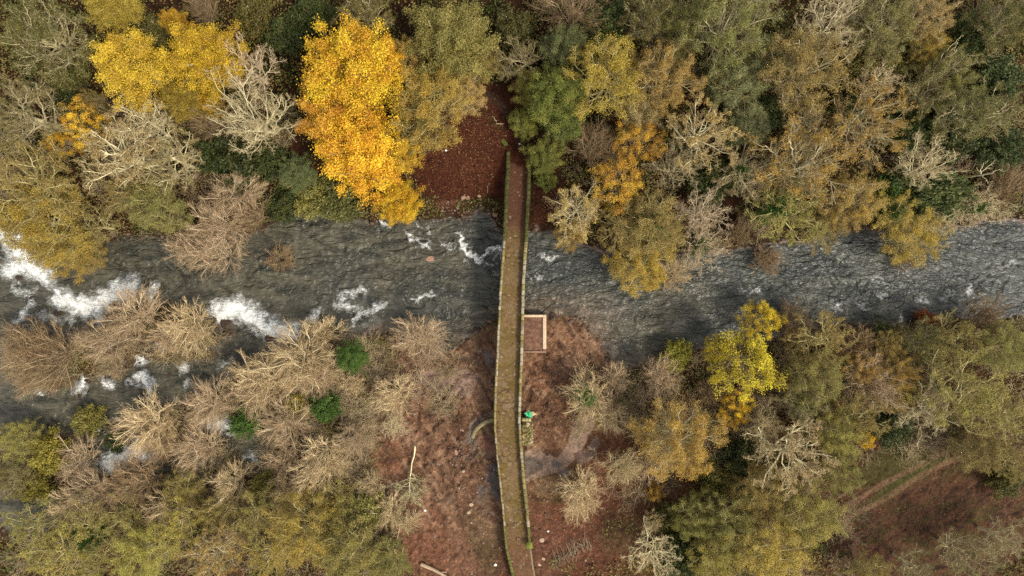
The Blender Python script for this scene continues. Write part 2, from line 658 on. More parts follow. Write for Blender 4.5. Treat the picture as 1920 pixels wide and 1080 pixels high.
flatrock([(918, 870), (934, 866), (938, 940), (926, 930), (910, 900)], (0.070, 0.058, 0.054), 0.6)
flatrock([(895, 905), (915, 910), (912, 925), (896, 922)], (0.080, 0.066, 0.060), 0.6)
flatrock([(905, 655), (925, 665), (922, 690), (912, 684)], (0.10, 0.088, 0.086), 0.9)
flatrock([(860, 610), (890, 605), (870, 640), (848, 652)], (0.075, 0.075, 0.08), 0.4)
flatrock([(775, 700), (870, 690), (900, 710), (880, 745), (800, 730)], (0.185, 0.125, 0.10), 0.45, 0.7)
verts = np.stack([GX, GY, TZ], -1).reshape(-1, 3)
ny, nx = PX.shape
ii = np.arange((ny - 1) * nx).reshape(ny - 1, nx)[:, :-1].ravel()
quads = np.stack([ii, ii + 1, ii + nx + 1, ii + nx], 1)
M_GROUND = mat_vcol('ground_soil', 0.95, 0.45, 2.2, 0.8, 3.5, 0.18)
nt = M_GROUND.node_tree
tcg = nd(nt, 'ShaderNodeTexCoord').outputs['Object']
p_ = nt.nodes['Principled BSDF']
old = p_.inputs['Base Color'].links[0].from_socket
grit = ramp(nt, noise_(nt, 4.2, 4, 0.75, tcg, 0.4), [(0.36, 0.58), (0.48, 0.94), (0.56, 1.08), (0.68, 1.50)])
wag = nd(nt, 'ShaderNodeAttribute', attribute_name='wet').outputs['Fac']
grit = mixc(nt, ramp(nt, wag, [(0.1, 0.0), (0.5, 0.75)]), grit, (1.0, 1.0, 1.0))
nt.links.new(mixc(nt, 1.0, old, grit, 'MULTIPLY'), p_.inputs['Base Color'])
wa = nd(nt, 'ShaderNodeAttribute', attribute_name='wet').outputs['Fac']
rr = nd(nt, 'ShaderNodeMapRange')
rr.inputs['To Min'].default_value = 0.95
rr.inputs['To Max'].default_value = 0.35
nt.links.new(wa, rr.inputs['Value'])
nt.links.new(rr.outputs[0], nt.nodes['Principled BSDF'].inputs['Roughness'])
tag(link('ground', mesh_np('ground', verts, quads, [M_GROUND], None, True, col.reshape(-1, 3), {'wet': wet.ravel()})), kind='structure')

# ------------------------------------------------------------------ river
WX = np.concatenate([np.arange(-130, -74, 0.8), np.arange(-74, 74, 0.16), np.arange(74, 130.01, 0.8)])
WY = np.arange(-34, 12.01, 0.16)
wx, wy = np.meshgrid(WX, WY)
wpx, wpy = to_px(wx, wy)
wz = water_level(wpx, wpy)
flow = fbm(wpx / 26 + wpy / 60, wpy / 9, 4, 61)
wsd = np.interp(wx.ravel(), TX, np.arange(len(TX))).round().astype(int), np.interp(wy.ravel(), TY, np.arange(len(TY))).round().astype(int)
depth = (wz.ravel() - TZ[wsd[1], wsd[0]]).reshape(wx.shape)
FOAM = [  # (points in photo pixels, half width, strength)
    ([(402, 588), (440, 578), (470, 600), (500, 618), (538, 626)], 21, 1.0), ([(430, 570), (470, 580)], 14, .7),
    ([(95, 557), (140, 578), (170, 572), (205, 552), (240, 536)], 20, 1.0), ([(165, 590), (175, 600)], 10, .8), ([(120, 560), (150, 560)], 12, .8),
    ([(0, 440), (20, 470), (45, 495), (75, 525)], 17, .95), ([(0, 505), (40, 500), (70, 515)], 20, .9), ([(5, 540), (35, 548)], 10, .6), ([(0, 430), (25, 450)], 20, .9),
    ([(12, 605), (28, 585), (40, 572)], 9, .7), ([(75, 590), (85, 605)], 8, .6), ([(110, 605), (118, 592)], 9, .6), ([(0, 652), (14, 655)], 7, .8),
    ([(265, 560), (285, 535)], 9, .8), ([(580, 600), (590, 585)], 11, .8), ([(200, 535), (240, 530)], 10, .5),
    ([(628, 575), (645, 556), (680, 542)], 8, .62), ([(635, 568), (668, 580)], 6, .62), ([(664, 606), (678, 590), (700, 580), (722, 568)], 6, .70), ([(700, 572), (720, 570)], 6, .5),
    ([(770, 562), (785, 556), (805, 550)], 5, .75), ([(862, 438), (868, 460), (882, 472), (896, 486)], 6, 1.0), ([(866, 462), (880, 470)], 6, .9),
    ([(905, 482), (915, 468), (930, 462), (942, 464)], 4.5, .8), ([(922, 482), (934, 472), (940, 486)], 4, .6), ([(905, 492), (925, 500)], 4, .6), ([(888, 470), (900, 478)], 4, .6),
    ([(702, 408), (716, 418), (728, 422)], 5, .85), ([(768, 438), (784, 452), (802, 456)], 5, .8), ([(775, 420), (782, 424)], 3, .7), ([(795, 432), (805, 440)], 3, .6), ([(820, 455), (850, 462)], 2.5, .6), ([(870, 490), (880, 500)], 3, .6), ([(925, 515), (940, 520)], 3, .5),
    ([(1018, 478), (1030, 488), (1036, 480)], 5, .7), ([(1010, 515), (1016, 520)], 5, .65), ([(985, 515), (995, 520)], 3, .6), ([(1045, 478)], 4, .6),
    ([(1422, 543)], 7, .85), ([(1402, 546), (1412, 550)], 3, .6), ([(1655, 552), (1668, 558)], 6, .6), ([(1733, 556), (1745, 566)], 6, .6), ([(1824, 535), (1826, 550)], 4, .75),
    ([(1570, 575), (1582, 580)], 6, .55), ([(1700, 590), (1690, 604)], 6, .6), ([(1800, 545), (1770, 560)], 5, .45), ([(1880, 500), (1915, 490)], 6, .5), ([(1610, 570), (1640, 580)], 5, .45),
    ([(1880, 600), (1915, 590)], 4, .5), ([(1790, 585), (1800, 580)], 4, .5), ([(1850, 470), (1880, 460)], 4, .45), ([(1700, 540), (1640, 520)], 4, .4),
    ([(292, 650), (306, 660)], 12, .85), ([(238, 668), (252, 676)], 12, .8), ([(325, 675), (330, 692), (345, 680)], 8, .85), ([(340, 690), (332, 700)], 7, .7), ([(250, 712), (262, 728)], 14, .95),
    ([(125, 735), (135, 722)], 12, .85), ([(178, 716), (190, 722)], 9, .85), ([(225, 722)], 8, .6), ([(50, 735), (80, 736)], 7, .7), ([(330, 735), (340, 722)], 6, .6), ([(392, 735), (398, 760)], 9, .6), ([(400, 690), (420, 680)], 7, .5),
    ([(185, 880), (205, 860), (230, 862), (268, 846)], 22, .95), ([(195, 820), (196, 850)], 10, .85), ([(162, 806), (166, 812)], 7, .8), ([(385, 798), (420, 803)], 17, .9), ([(412, 776), (416, 782)], 8, .7),
    ([(140, 875), (146, 890)], 12, .75), ([(455, 860), (470, 868)], 9, .6), ([(330, 900), (345, 895)], 6, .6), ([(395, 905), (400, 912)], 6, .7), ([(95, 600), (60, 590)], 10, .5),
]
foam = np.zeros(wx.shape)
fn = fbm(wpx / 7, wpy / 7, 4, 71)
wqx = wpx + 26 * (fbm(wpx / 12, wpy / 12, 4, 171) - 0.5) + 9 * (fbm(wpx / 4, wpy / 4, 2, 172) - 0.5)
wqy = wpy + 26 * (fbm(wpx / 12, wpy / 12, 4, 181) - 0.5) + 9 * (fbm(wpx / 4, wpy / 4, 2, 182) - 0.5)
for pts, w, s in FOAM:
    d = line_dist(wqx, wqy, pts)
    v = s * np.clip(1.0 - d / (w * 1.45), 0, 1) ** 0.8
    foam = np.maximum(foam, v)
foam = np.clip(foam * (0.7 + 0.6 * fn), 0, 1)
wu, wq = wpx * 0.97 + wpy * 0.24, wpy * 0.97 - wpx * 0.24
ww = 40 * (fbm(wpx / 60, wpy / 40, 3, 311) - 0.5)
rd1 = 1 - np.abs(2 * fbm((wu + ww) / 20, (wq + ww * 0.6) / 8, 2, 321) - 1) * 2.0
rd2 = 1 - np.abs(2 * fbm((wu * 0.8 - wq * 0.6 - ww) / 7, (wq * 0.8 + wu * 0.6) / 16, 2, 331) - 1) * 2.0
calm = 0.55 + 0.9 * sstep(0.35, 0.65, fbm(wpx / 80, wpy / 40, 3, 341))
wv = calm * (0.10 * rd1 + 0.06 * rd2 - 0.06) + 0.08 * (flow - 0.5) + 0.08 * (fbm(wpx / 9, wpy / 5, 3, 65) - 0.5)
chop = 1.0 + 0.7 * sstep(1450, 1600, wpx) * sstep(470, 560, wpy) + 1.2 * (foam > 0.1)
wz = wz + wv * chop + 0.14 * foam * fn
keep = (depth > -0.35)
m_w, nt, p = new_mat('river_water')
tc = nd(nt, 'ShaderNodeTexCoord').outputs['Object']
mp = nd(nt, 'ShaderNodeMapping')
mp.inputs['Scale'].default_value = (0.48, 1.05, 1.0)
mp.inputs['Rotation'].default_value = (0, 0, math.radians(14))
nt.links.new(tc, mp.inputs['Vector'])
vec = mp.outputs[0]
dep = nd(nt, 'ShaderNodeAttribute', attribute_name='depth').outputs['Fac']
fo = nd(nt, 'ShaderNodeAttribute', attribute_name='foam').outputs['Fac']
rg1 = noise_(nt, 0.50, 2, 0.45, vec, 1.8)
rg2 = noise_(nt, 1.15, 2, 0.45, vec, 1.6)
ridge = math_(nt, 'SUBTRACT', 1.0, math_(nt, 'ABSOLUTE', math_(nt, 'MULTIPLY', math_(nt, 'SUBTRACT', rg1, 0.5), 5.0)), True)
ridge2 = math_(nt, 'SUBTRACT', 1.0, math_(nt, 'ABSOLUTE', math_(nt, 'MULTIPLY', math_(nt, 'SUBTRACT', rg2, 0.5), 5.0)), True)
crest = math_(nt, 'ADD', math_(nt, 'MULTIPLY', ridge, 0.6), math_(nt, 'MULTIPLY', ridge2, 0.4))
bed_ripple_tone = math_(nt, 'ADD', math_(nt, 'MULTIPLY', noise_(nt, 0.30, 4, 0.50, vec, 1.6), 0.80), math_(nt, 'MULTIPLY', math_(nt, 'SUBTRACT', 1.0, crest), 0.22))  # riverbed noise plus ripple reflections painted into the albedo, darker along the crests
deep = ramp(nt, bed_ripple_tone, [(0.36, (0.026, 0.029, 0.028)), (0.46, (0.034, 0.037, 0.033)), (0.58, (0.052, 0.055, 0.048)), (0.70, (0.090, 0.092, 0.085))])
shal = ramp(nt, bed_ripple_tone, [(0.35, (0.055, 0.040, 0.030)), (0.65, (0.170, 0.112, 0.082))])
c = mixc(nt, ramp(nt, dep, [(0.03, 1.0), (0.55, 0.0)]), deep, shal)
br = noise_(nt, 0.07, 3, 0.5, tc)
sx_ = nd(nt, 'ShaderNodeSeparateXYZ')
nt.links.new(tc, sx_.inputs[0])
br = math_(nt, 'SUBTRACT', br, math_(nt, 'MULTIPLY', sx_.outputs[0], 0.0035))
c = mixc(nt, ramp(nt, br, [(0.36, 0.0), (0.62, 0.75)]), c, ramp(nt, bed_ripple_tone, [(0.36, (0.024, 0.023, 0.015)), (0.64, (0.090, 0.079, 0.053))]))
mp2 = nd(nt, 'ShaderNodeMapping')
mp2.inputs['Scale'].default_value = (0.55, 1.5, 1.0)
mp2.inputs['Rotation'].default_value = (0, 0, math.radians(-52))
nt.links.new(tc, mp2.inputs['Vector'])
fno = noise_(nt, 2.0, 10, 0.78, mp2.outputs[0], 1.8)
fno = math_(nt, 'MULTIPLY', math_(nt, 'SUBTRACT', fno, 0.5), 3.4)
ff = ramp(nt, math_(nt, 'ADD', math_(nt, 'MULTIPLY', fo, 1.42), fno), [(0.22, 0.0), (0.60, 0.35), (1.0, 1.0)])
ff = mixc(nt, ramp(nt, fo, [(0.02, 0.0), (0.30, 1.0)]), (0, 0, 0), ff)
c2 = mixc(nt, ff, c, mixc(nt, bed_ripple_tone, (0.46, 0.47, 0.46), (0.66, 0.67, 0.66)))
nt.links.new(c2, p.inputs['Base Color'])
nt.links.new(ramp(nt, ff, [(0.0, 0.34), (1.0, 0.85)]), p.inputs['Roughness'])
p.inputs['IOR'].default_value = 1.33
b1 = nd(nt, 'ShaderNodeBump')
b1.inputs['Strength'].default_value = 0.9
b1.inputs['Distance'].default_value = 0.36
rip = math_(nt, 'ADD', math_(nt, 'MULTIPLY', crest, 0.6), math_(nt, 'MULTIPLY', rg1, 1.0))
nt.links.new(math_(nt, 'ADD', rip, math_(nt, 'MULTIPLY', ff, 0.25)), b1.inputs['Height'])
nt.links.new(b1.outputs['Normal'], p.inputs['Normal'])
M_WATER = m_w
ny, nx = wx.shape
ii = np.arange((ny - 1) * nx).reshape(ny - 1, nx)[:, :-1].ravel()
q = np.stack([ii, ii + 1, ii + nx + 1, ii + nx], 1)
kf = keep.ravel()
q = q[kf[q].any(1)]
used = np.unique(q)
remap = np.full(nx * ny, -1)
remap[used] = np.arange(len(used))
wvts = np.stack([wx, wy, wz], -1).reshape(-1, 3)[used]
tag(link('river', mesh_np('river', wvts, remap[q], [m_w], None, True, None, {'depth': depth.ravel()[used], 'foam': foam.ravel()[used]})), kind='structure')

# ------------------------------------------------------------------ bridge
BY = np.array([276, 284, 340, 400, 465, 530, 600, 655, 740, 800, 850, 900, 950, 1000, 1028, 1060, 1100], float)
LO = np.array([950.5, 950, 948, 945, 942.3, 937.5, 934, 931.7, 927, 926, 930.5, 935.5, 941, 945, 947.5, 954, 964], float)
LI = np.array([957, 956.5, 955, 951, 947, 941.7, 938, 935.5, 931, 930, 933, 939, 944, 948.8, 951.7, 959.5, 971], float)
RI = np.array([990, 990, 988.5, 986, 982.5, 978.7, 976.7, 975.7, 972.6, 971.4, 975.4, 978.8, 984.8, 989, 992, 996, 1003], float)
RO = np.array([996, 996, 995, 992.4, 988, 984, 982, 981, 977, 976.2, 979.8, 984, 990, 994, 996, 1000, 1007], float)
DZ = np.array([4.15, 4.2, 4.7, 5.1, 5.5, 5.7, 5.6, 5.4, 4.7, 4.1, 3.7, 3.3, 2.95, 2.6, 2.4, 2.1, 1.7], float)


def bsm(a, y):
    """smoothed profile"""
    k_ = np.array([-14, -7, 0, 7, 14])
    return sum(np.interp(y + q, BY, a) for q in k_) / 5


def bpt(y, which, dz=0.0):
    z = bsm(DZ, y) + 0.85          # the outlines were measured along the parapet tops
    x, yy = at(bsm(which, y), y, z)
    return x, yy


M_DECK = mat_vcol('bridge_paving', 0.92, 0.45, 3.2, 0.7, 5.0, 0.10)
M_STONE = mat_vcol('bridge_stone', 0.9, 0.4, 4.0, 0.6, 9.0, 0.06)
bridge = empty('stone_bridge', (0, at(0, 700, 4)[1], 0))
BO = np.array(bridge.location)
tag(bridge, 'long narrow mossy stone footbridge crossing the river between the two wooded banks', 'bridge')

ys = np.arange(278, 1098, 1.6)
lx, lyy = bpt(ys, LI)
rx, ryy = bpt(ys, RI)
dz = bsm(DZ, ys)
nu = 26
u = np.linspace(-0.02, 1.02, nu)
X = lx[:, None] + (rx - lx)[:, None] * u[None]
Y = np.repeat(lyy[:, None], nu, 1)
PYd = np.repeat(ys[:, None], nu, 1)
# flagstones: cells of a jittered lattice, worn to different heights, dirt in the joints
bestd = np.full(X.shape, 9.0)
secd = np.full(X.shape, 9.0)
cid = np.zeros(X.shape)
wxy = fbm(X / 0.9, Y / 0.9, 3, 55) - 0.5
gx, gy = X / 1.05 + wxy * 0.7, Y / 0.75 + (fbm(X / 0.9, Y / 0.9, 3, 56) - 0.5) * 0.7
for ox in (-1, 0, 1):
    for oy in (-1, 0, 1):
        cx, cy = np.floor(gx) + ox, np.floor(gy) + oy
        jx, jy = cx + _hash(cx, cy, 5), cy + _hash(cx, cy, 6)
        d = np.hypot(gx - jx, gy - jy)
        nb = d < bestd
        secd = np.where(nb, bestd, np.minimum(secd, d))
        cid = np.where(nb, _hash(cx, cy, 9), cid)
        bestd = np.where(nb, d, bestd)
joint = sstep(0.16, 0.03, secd - bestd)
cover = sstep(0.36, 0.55, fbm(X / 1.1, Y / 1.1, 4, 91))        # soil and moss over the stones
north = sstep(470, 400, PYd + 40 * (fbm(X, Y, 3, 4) - .5))
cover = np.clip(np.maximum(cover * 0.9, north), 0, 1)
Z = dz[:, None] + 0.20 * (cid - 0.5) * (1 - cover) - 0.09 * joint * (1 - cover) + 0.16 * (fbm(X / 0.7, Y / 0.7, 4, 92) - 0.5)
Z = Z - 0.06 * np.exp(-((u - 0.5) / 0.3) ** 2)[None]
dn = fbm(X / 2.2, Y / 1.6, 4, 93)
dc = np.zeros(X.shape + (3,)) + np.array((0.160, 0.120, 0.056))
dc = mixcol(dc, (0.200, 0.150, 0.088), sstep(0.45, 0.65, dn) * 0.8)
dc = mixcol(dc, (0.150, 0.118, 0.040), sstep(0.5, 0.7, fbm(X / 1.4, Y / 1.4, 4, 94)) * sstep(470, 560, PYd) * 0.8)
dc = mixcol(dc, (0.215, 0.170, 0.125), (cid > 0.72) * (1 - joint) * (1 - cover) * 0.6)
dc = mixcol(dc, (0.045, 0.034, 0.020), joint * (1 - cover) * 0.75)
dc = mixcol(dc, (0.098, 0.048, 0.034), north * 0.95)
dc = mixcol(dc, (0.140, 0.078, 0.052), sstep(960, 1060, PYd) * 0.8)
dc = dc * 0.62 * np.array((1.06, 0.92, 0.82))
sp = _hash((X * 7).astype(int), (Y * 7).astype(int), 31)
dc = mixcol(dc, (0.22, 0.18, 0.13), (sp > 0.978) * 0.8)
ny_ = len(ys)
ii = np.arange((ny_ - 1) * nu).reshape(ny_ - 1, nu)[:, :-1].ravel()
q = np.stack([ii, ii + nu, ii + nu + 1, ii + 1], 1)
link('paving', mesh_np('paving', np.stack([X, Y, Z], -1).reshape(-1, 3) - BO, q, [M_DECK], None, True, dc.reshape(-1, 3)), bridge)

# body: spandrels and piers with the arch vaults cut out of the under side
ARCH = [(352, 60), (476, 84), (640, 40), (700, 34), (760, 36), (868, 38), (925, 30)]     # centre and span along the bridge, photo rows


def soffit(y):
    t = bsm(DZ, y)
    b = np.full(y.shape, -1.6)
    for c_, s_ in ARCH:
        h = np.clip(1 - ((y - c_) / (s_ * 0.5)) ** 2, 0, 1) ** 0.5
        top = np.interp(c_, BY, DZ) - 0.75
        base = -0.6
        v = np.where(h > 0, base + (top - base) * (0.35 * (h > 0) + 0.65 * h), -1.6)
        b = np.maximum(b, v)
    return np.minimum(b, t - 0.55)


ys2 = np.arange(278, 1096, 1.0)
lx, ly2 = bpt(ys2, LO)
rx, _r = bpt(ys2, RO)
t2 = bsm(DZ, ys2) - 0.16
b2 = soffit(ys2)
lx, rx = lx + 0.03, rx - 0.03
ring = np.stack([np.stack([lx, ly2, t2], 1), np.stack([rx, ly2, t2], 1), np.stack([rx + 0.16, ly2, b2], 1), np.stack([lx - 0.16, ly2, b2], 1)], 1)
n_ = len(ys2)
f = []
for i in range(4):
    j = (i + 1) % 4
    a = np.arange(n_ - 1) * 4
    f.append(np.stack([a + i, a + j, a + 4 + j, a + 4 + i], 1))
f = np.concatenate(f + [np.array([[0, 1, 2, 3]]), np.array([[3, 2, 1, 0]]) + (n_ - 1) * 4])
v = ring.reshape(-1, 3) - BO
bc = np.zeros((len(v), 3)) + np.array((0.150, 0.125, 0.070))
bc = bc * (0.7 + 0.6 * fbm(v[:, 1] * 2, v[:, 2] * 2, 3, 12))[:, None]
link('body', mesh_np('body', v, f, [M_STONE], None, False, bc), bridge)


def parapet(A, B, y0, y1, name, seed):
    """wall of coursed blocks with a row of coping stones on it"""
    r = np.random.default_rng(seed)
    ya = np.arange(y0, y1 + .1, 2.0)
    ax, ay = bpt(ya, A)
    bx, _b = bpt(ya, B)
    z0 = bsm(DZ, ya) - 0.2
    h = 0.72 + 0.05 * (fbm(ya / 9, ya * 0, 3, seed) - 0.5)
    inset = 0.03
    pts = [(ax + inset, z0), (bx - inset, z0), (bx - inset, z0 + 0.2 + h), (ax + inset, z0 + 0.2 + h)]
    vv = np.stack([np.stack([p_[0], ay, p_[1]], 1) for p_ in pts], 1)
    n2 = len(ya)
    ff_ = []
    for i in range(4):
        j = (i + 1) % 4
        a = np.arange(n2 - 1) * 4
        ff_.append(np.stack([a + i, a + j, a + 4 + j, a + 4 + i], 1))
    ff_ = np.concatenate(ff_ + [np.array([[0, 1, 2, 3]]), np.array([[3, 2, 1, 0]]) + (n2 - 1) * 4])
    w = vv.reshape(-1, 3) - BO
    cc = np.zeros((len(w), 3)) + np.array((0.13, 0.11, 0.05))
    pw = link(name, mesh_np(name, w, ff_, [M_STONE], None, False, cc), bridge)
    g = Geo()
    cols = []
    y = y0
    while y < y1 - 3:
        L = r.uniform(7, 15)
        ye = min(y + L, y1)
        k_ = 5
        yy = np.linspace(y + 0.18, ye - 0.18, k_)
        ax, ay = bpt(yy, A)
        bx, _b = bpt(yy, B)
        zt = bsm(DZ, yy) + 0.72
        jx = r.uniform(-0.03, 0.03)
        top = 0.17 + r.uniform(-0.04, 0.05)
        rough_ = r.uniform(-0.025, 0.025, (k_, 6))
        prof = [(ax - 0.02 + jx, zt), (ax + 0.01 + jx, zt + top * .75), (ax * .7 + bx * .3 + jx, zt + top), (ax * .3 + bx * .7 + jx, zt + top), (bx - 0.01 + jx, zt + top * .75), (bx + 0.02 + jx, zt)]
        vv = np.stack([np.stack([p_[0] + rough_[:, i] * .6, ay, p_[1] + rough_[:, i]], 1) for i, p_ in enumerate(prof)], 1)
        fl = []
        for i in range(5):
            a = np.arange(k_ - 1) * 6
            fl.append(np.stack([a + i, a + i + 1, a + 7 + i, a + 6 + i], 1))
        fl = np.concatenate(fl + [np.array([[0, 5, 4, 1], [1, 4, 3, 2]]), np.array([[5, 0, 1, 4], [4, 1, 2, 3]]) + (k_ - 1) * 6])
        g.add(vv.reshape(-1, 3) - BO, fl)
        ym = (y + ye) / 2
        moss = np.array((0.048, 0.050, 0.016))
        ochre = np.array((0.165, 0.132, 0.055))
        grey = np.array((0.21, 0.18, 0.12))
        if ym < 450:
            cbase = moss * r.uniform(0.8, 1.25)
        elif ym < 800:
            cbase = (grey if r.random() < 0.6 else ochre) * r.uniform(0.75, 1.25)
        else:
            cbase = (ochre * 0.9 if r.random() < 0.7 else grey) * r.uniform(0.8, 1.2)
            if ym > 990:
                cbase = np.array((0.085, 0.080, 0.024)) * r.uniform(0.85, 1.2)
        cols.append(np.repeat(cbase[None], 6 * k_, 0) * r.uniform(0.7, 1.35, (6 * k_, 1)))
        y = ye
    m = g.mesh('coping', [M_STONE], False, None, np.concatenate(cols))
    link('coping', m, pw)
    return pw


parapet(LO, LI, 284, 1090, 'parapet', 3)
parapet(RI, RO, 308, 1020, 'parapet', 4)
# end post of the right parapet
x, y = at(992.5, 1022.5, 3.2)
g = Geo()
box(g, x, y, 2.4, 0.72, 0.70, 1.5, 0.05, 0, 0.02)
g2 = Geo()
box(g2, x, y, 3.22, 0.84, 0.82, 0.16, 0.05, 0, 0.015)
vv = np.array([[math.cos(a), math.sin(a)] for a in np.arange(8) * math.pi / 4])
for arr, r_, z_ in ((g2, 0.10, 3.36),):
    v = np.concatenate([np.c_[vv * r_ + [x, y], np.full(8, 3.29)], np.c_[vv * r_ * .7 + [x, y], np.full(8, z_)]])
    arr.add(v, [[i, (i + 1) % 8, 8 + (i + 1) % 8, 8 + i] for i in range(8)] + [[8, 9, 10, 11], [8, 11, 12, 13], [8, 13, 14, 15]])
for gg, nm, cc in ((g, 'end_post', (0.10, 0.10, 0.030)), (g2, 'post_cap', (0.115, 0.130, 0.024))):
    for a in gg.v:
        a -= BO
    n_v = sum(len(a) for a in gg.v)
    o = link(nm, gg.mesh(nm, [M_STONE], False, None, np.zeros((n_v, 3)) + np.array(cc)), bridge if nm == 'end_post' else post)
    if nm == 'end_post':
        post = o
        o['label'] = 'square mossy end post of the right parapet'

# ------------------------------------------------------------------ walls by the bridge


def wall_strip(name, pts, z_top, width, col_, label, cat, depth_=2.2, drop=None):
    """free-standing stone wall along photo points"""
    g_ = Geo()
    P_ = []
    n_ = 24
    pts = np.array(pts, float)
    s = np.r_[0, np.cumsum(np.hypot(*np.diff(pts, axis=0).T))]
    ss = np.linspace(0, s[-1], n_)
    qx, qy = np.interp(ss, s, pts[:, 0]), np.interp(ss, s, pts[:, 1])
    zt = np.interp(ss / s[-1], np.linspace(0, 1, len(z_top)), z_top)
    X_ = (qx - 960) * K * (HC - zt)
    Y_ = (540 - qy) * K * (HC - zt)
    o = empty(name, (float(X_.mean()), float(Y_.mean()), float(zt.mean() - depth_)))
    L0 = np.array(o.location)
    T_ = norm(np.stack([np.gradient(X_), np.gradient(Y_)], 1))
    N_ = np.stack([-T_[:, 1], T_[:, 0]], 1)
    for part, z1, z0_, w in (('wall_face', zt - 0.14, zt - depth_, width), ('coping', zt, zt - 0.139, width + 0.10)):
        g_ = Geo()
        r_ = np.random.default_rng(7)
        jit = r_.uniform(-.03, .03, (n_, 4))
        a = np.stack([np.stack([X_ + N_[:, 0] * (sg * w / 2 + jit[:, i]), Y_ + N_[:, 1] * (sg * w / 2 + jit[:, i]), zz + (jit[:, i] if zz is z1 else 0)], 1)
                      for i, (sg, zz) in enumerate(((-1, z0_), (1, z0_), (1, z1), (-1, z1)))], 1)
        fl = []
        for i in range(4):
            j = (i + 1) % 4
            b = np.arange(n_ - 1) * 4
            fl.append(np.stack([b + i, b + j, b + 4 + j, b + 4 + i], 1))
        fl = np.concatenate(fl + [np.array([[0, 1, 2, 3]]), np.array([[3, 2, 1, 0]]) + (n_ - 1) * 4])
        vv_ = a.reshape(-1, 3) - L0
        cc = np.zeros((len(vv_), 3)) + np.array(col_ if part == 'coping' else (0.085, 0.075, 0.026))
        cc = cc * r_.uniform(0.75, 1.25, (len(vv_), 1))
        link(part, mesh_np(part, vv_, fl, [M_STONE], None, False, cc), o)
    return tag(o, label, cat)


wall_strip('curved_wall', [(885.5, 826), (887, 816), (892, 806), (902, 797), (914, 790.5), (928, 787.5)], [0.9, 1.7, 2.3, 2.7, 2.9, 3.0], 0.40, (0.165, 0.140, 0.075),
           'short curved stone wall with a pale top bending out from the bridge', 'wall', 2.6)
o = empty('stone_pier', (at(988, 812, 2.0)[0], at(988, 812, 2.0)[1], 0.4))
tag(o, 'low mossy stone block pier against the right side of the bridge', 'stone pier')
L0 = np.array(o.location)
g = Geo()
x, y = at(989.5, 813, 2.0)
box(g, x - L0[0], y - L0[1], 0.75, 1.45, 3.2, 1.9, 0.0, 0, 0.05)
n_v = 8
link('block', g.mesh('block', [M_STONE], False, None, np.array([(0.135, 0.105, 0.055)] * 8)), o)
g = Geo()
gc = []
for i in range(90):
    px_, py_ = rng.uniform(980, 999), rng.uniform(793, 833)
    x, y = at(px_, py_, 2.1)
    s_ = rng.uniform(0.12, 0.38)
    box(g, x - L0[0], y - L0[1], 1.70 + rng.uniform(0, 0.03), s_, s_ * rng.uniform(.6, 1), 0.12 + rng.uniform(0, .06), rng.uniform(0, 3), 0, 0.03)
    gc.append(np.repeat(np.array([[(0.23, 0.155, 0.085), (0.17, 0.15, 0.05), (0.33, 0.25, 0.17), (0.12, 0.12, 0.03)][rng.integers(4)]]), 8, 0))
link('rubble_top', g.mesh('rubble_top', [M_STONE], False, None, np.concatenate(gc)), o)
g = Geo()
x, y = at(986.5, 787, 2.5)
box(g, x - L0[0], y - L0[1], 1.05, 1.40, 0.36, 2.3, -0.03, 0, 0.03)
link('end_wall', g.mesh('end_wall', [M_STONE], False, None, np.array([(0.20, 0.175, 0.085)] * 8)), o)
g = Geo()
gc = []
for i in range(3):
    x, y = at(981.5 + i * 5.3, 787 - 0.2 * i, 2.6)
    box(g, x - L0[0], y - L0[1], 2.27, 0.37, 0.40, 0.14, -0.03, 0, 0.02)
    gc.append(np.array([(0.30, 0.26, 0.135)] * 8) * rng.uniform(.8, 1.2))
link('coping', g.mesh('coping', [M_STONE], False, None, np.concatenate(gc)), o)

# terrace with a pale kerb on the right of the bridge
M_CONC = mat_plain('pale_concrete', (0.46, 0.345, 0.24), 0.9, 0.28, 4.0, 0.4, 14.0, 0.03)
M_GRAV = mat_plain('reddish_gravel', (0.125, 0.068, 0.046), 0.95, 0.62, 2.4, 0.9, 10.0, 0.06)
ZT = 1.75
o = empty('walled_terrace', (at(1003, 626, ZT)[0], at(1003, 626, ZT)[1], 0.2))
tag(o, 'rectangular gravel terrace with a pale concrete kerb beside the bridge', 'terrace')
L0 = np.array(o.location)


def slab(name, x0, y0, x1, y1, zt, h, mat, parent, jit=0.012):
    ax, ay = at(x0, y0, zt)
    bx, by = at(x1, y1, zt)
    g_ = Geo()
    box(g_, (ax + bx) / 2 - L0[0], (ay + by) / 2 - L0[1], zt - h / 2 - L0[2], abs(bx - ax), abs(by - ay), h, 0, 0, jit)
    ob = link(name, g_.mesh(name, [mat]), parent)
    md = ob.modifiers.new('bevel', 'BEVEL')
    md.width = 0.02
    md.segments = 2
    return ob


slab('gravel_floor', 977, 595, 1017.5, 658, ZT - 0.22, 1.5, M_GRAV, o, 0.0)
slab('kerb', 981, 590.3, 1017.6, 594.8, ZT, 1.9, M_CONC, o)
slab('kerb', 1017.8, 590.2, 1024.3, 654.2, ZT + 0.01, 1.9, M_CONC, o)
kb = slab('kerb', 978.5, 658.2, 1024.2, 661.6, ZT - 0.03, 1.7, mat_plain('worn_concrete', (0.22, 0.145, 0.10), 0.9, 0.5, 3.0, 0.5, 12.0, 0.03), o)
kb['label'] = 'worn stained kerb'
slab('end_block', 1017.8, 654.4, 1024.4, 661.7, ZT - 0.12, 1.6, mat_plain('stained_concrete', (0.15, 0.085, 0.06), 0.9, 0.3, 3.0, 0.5, 12.0, 0.03), o)

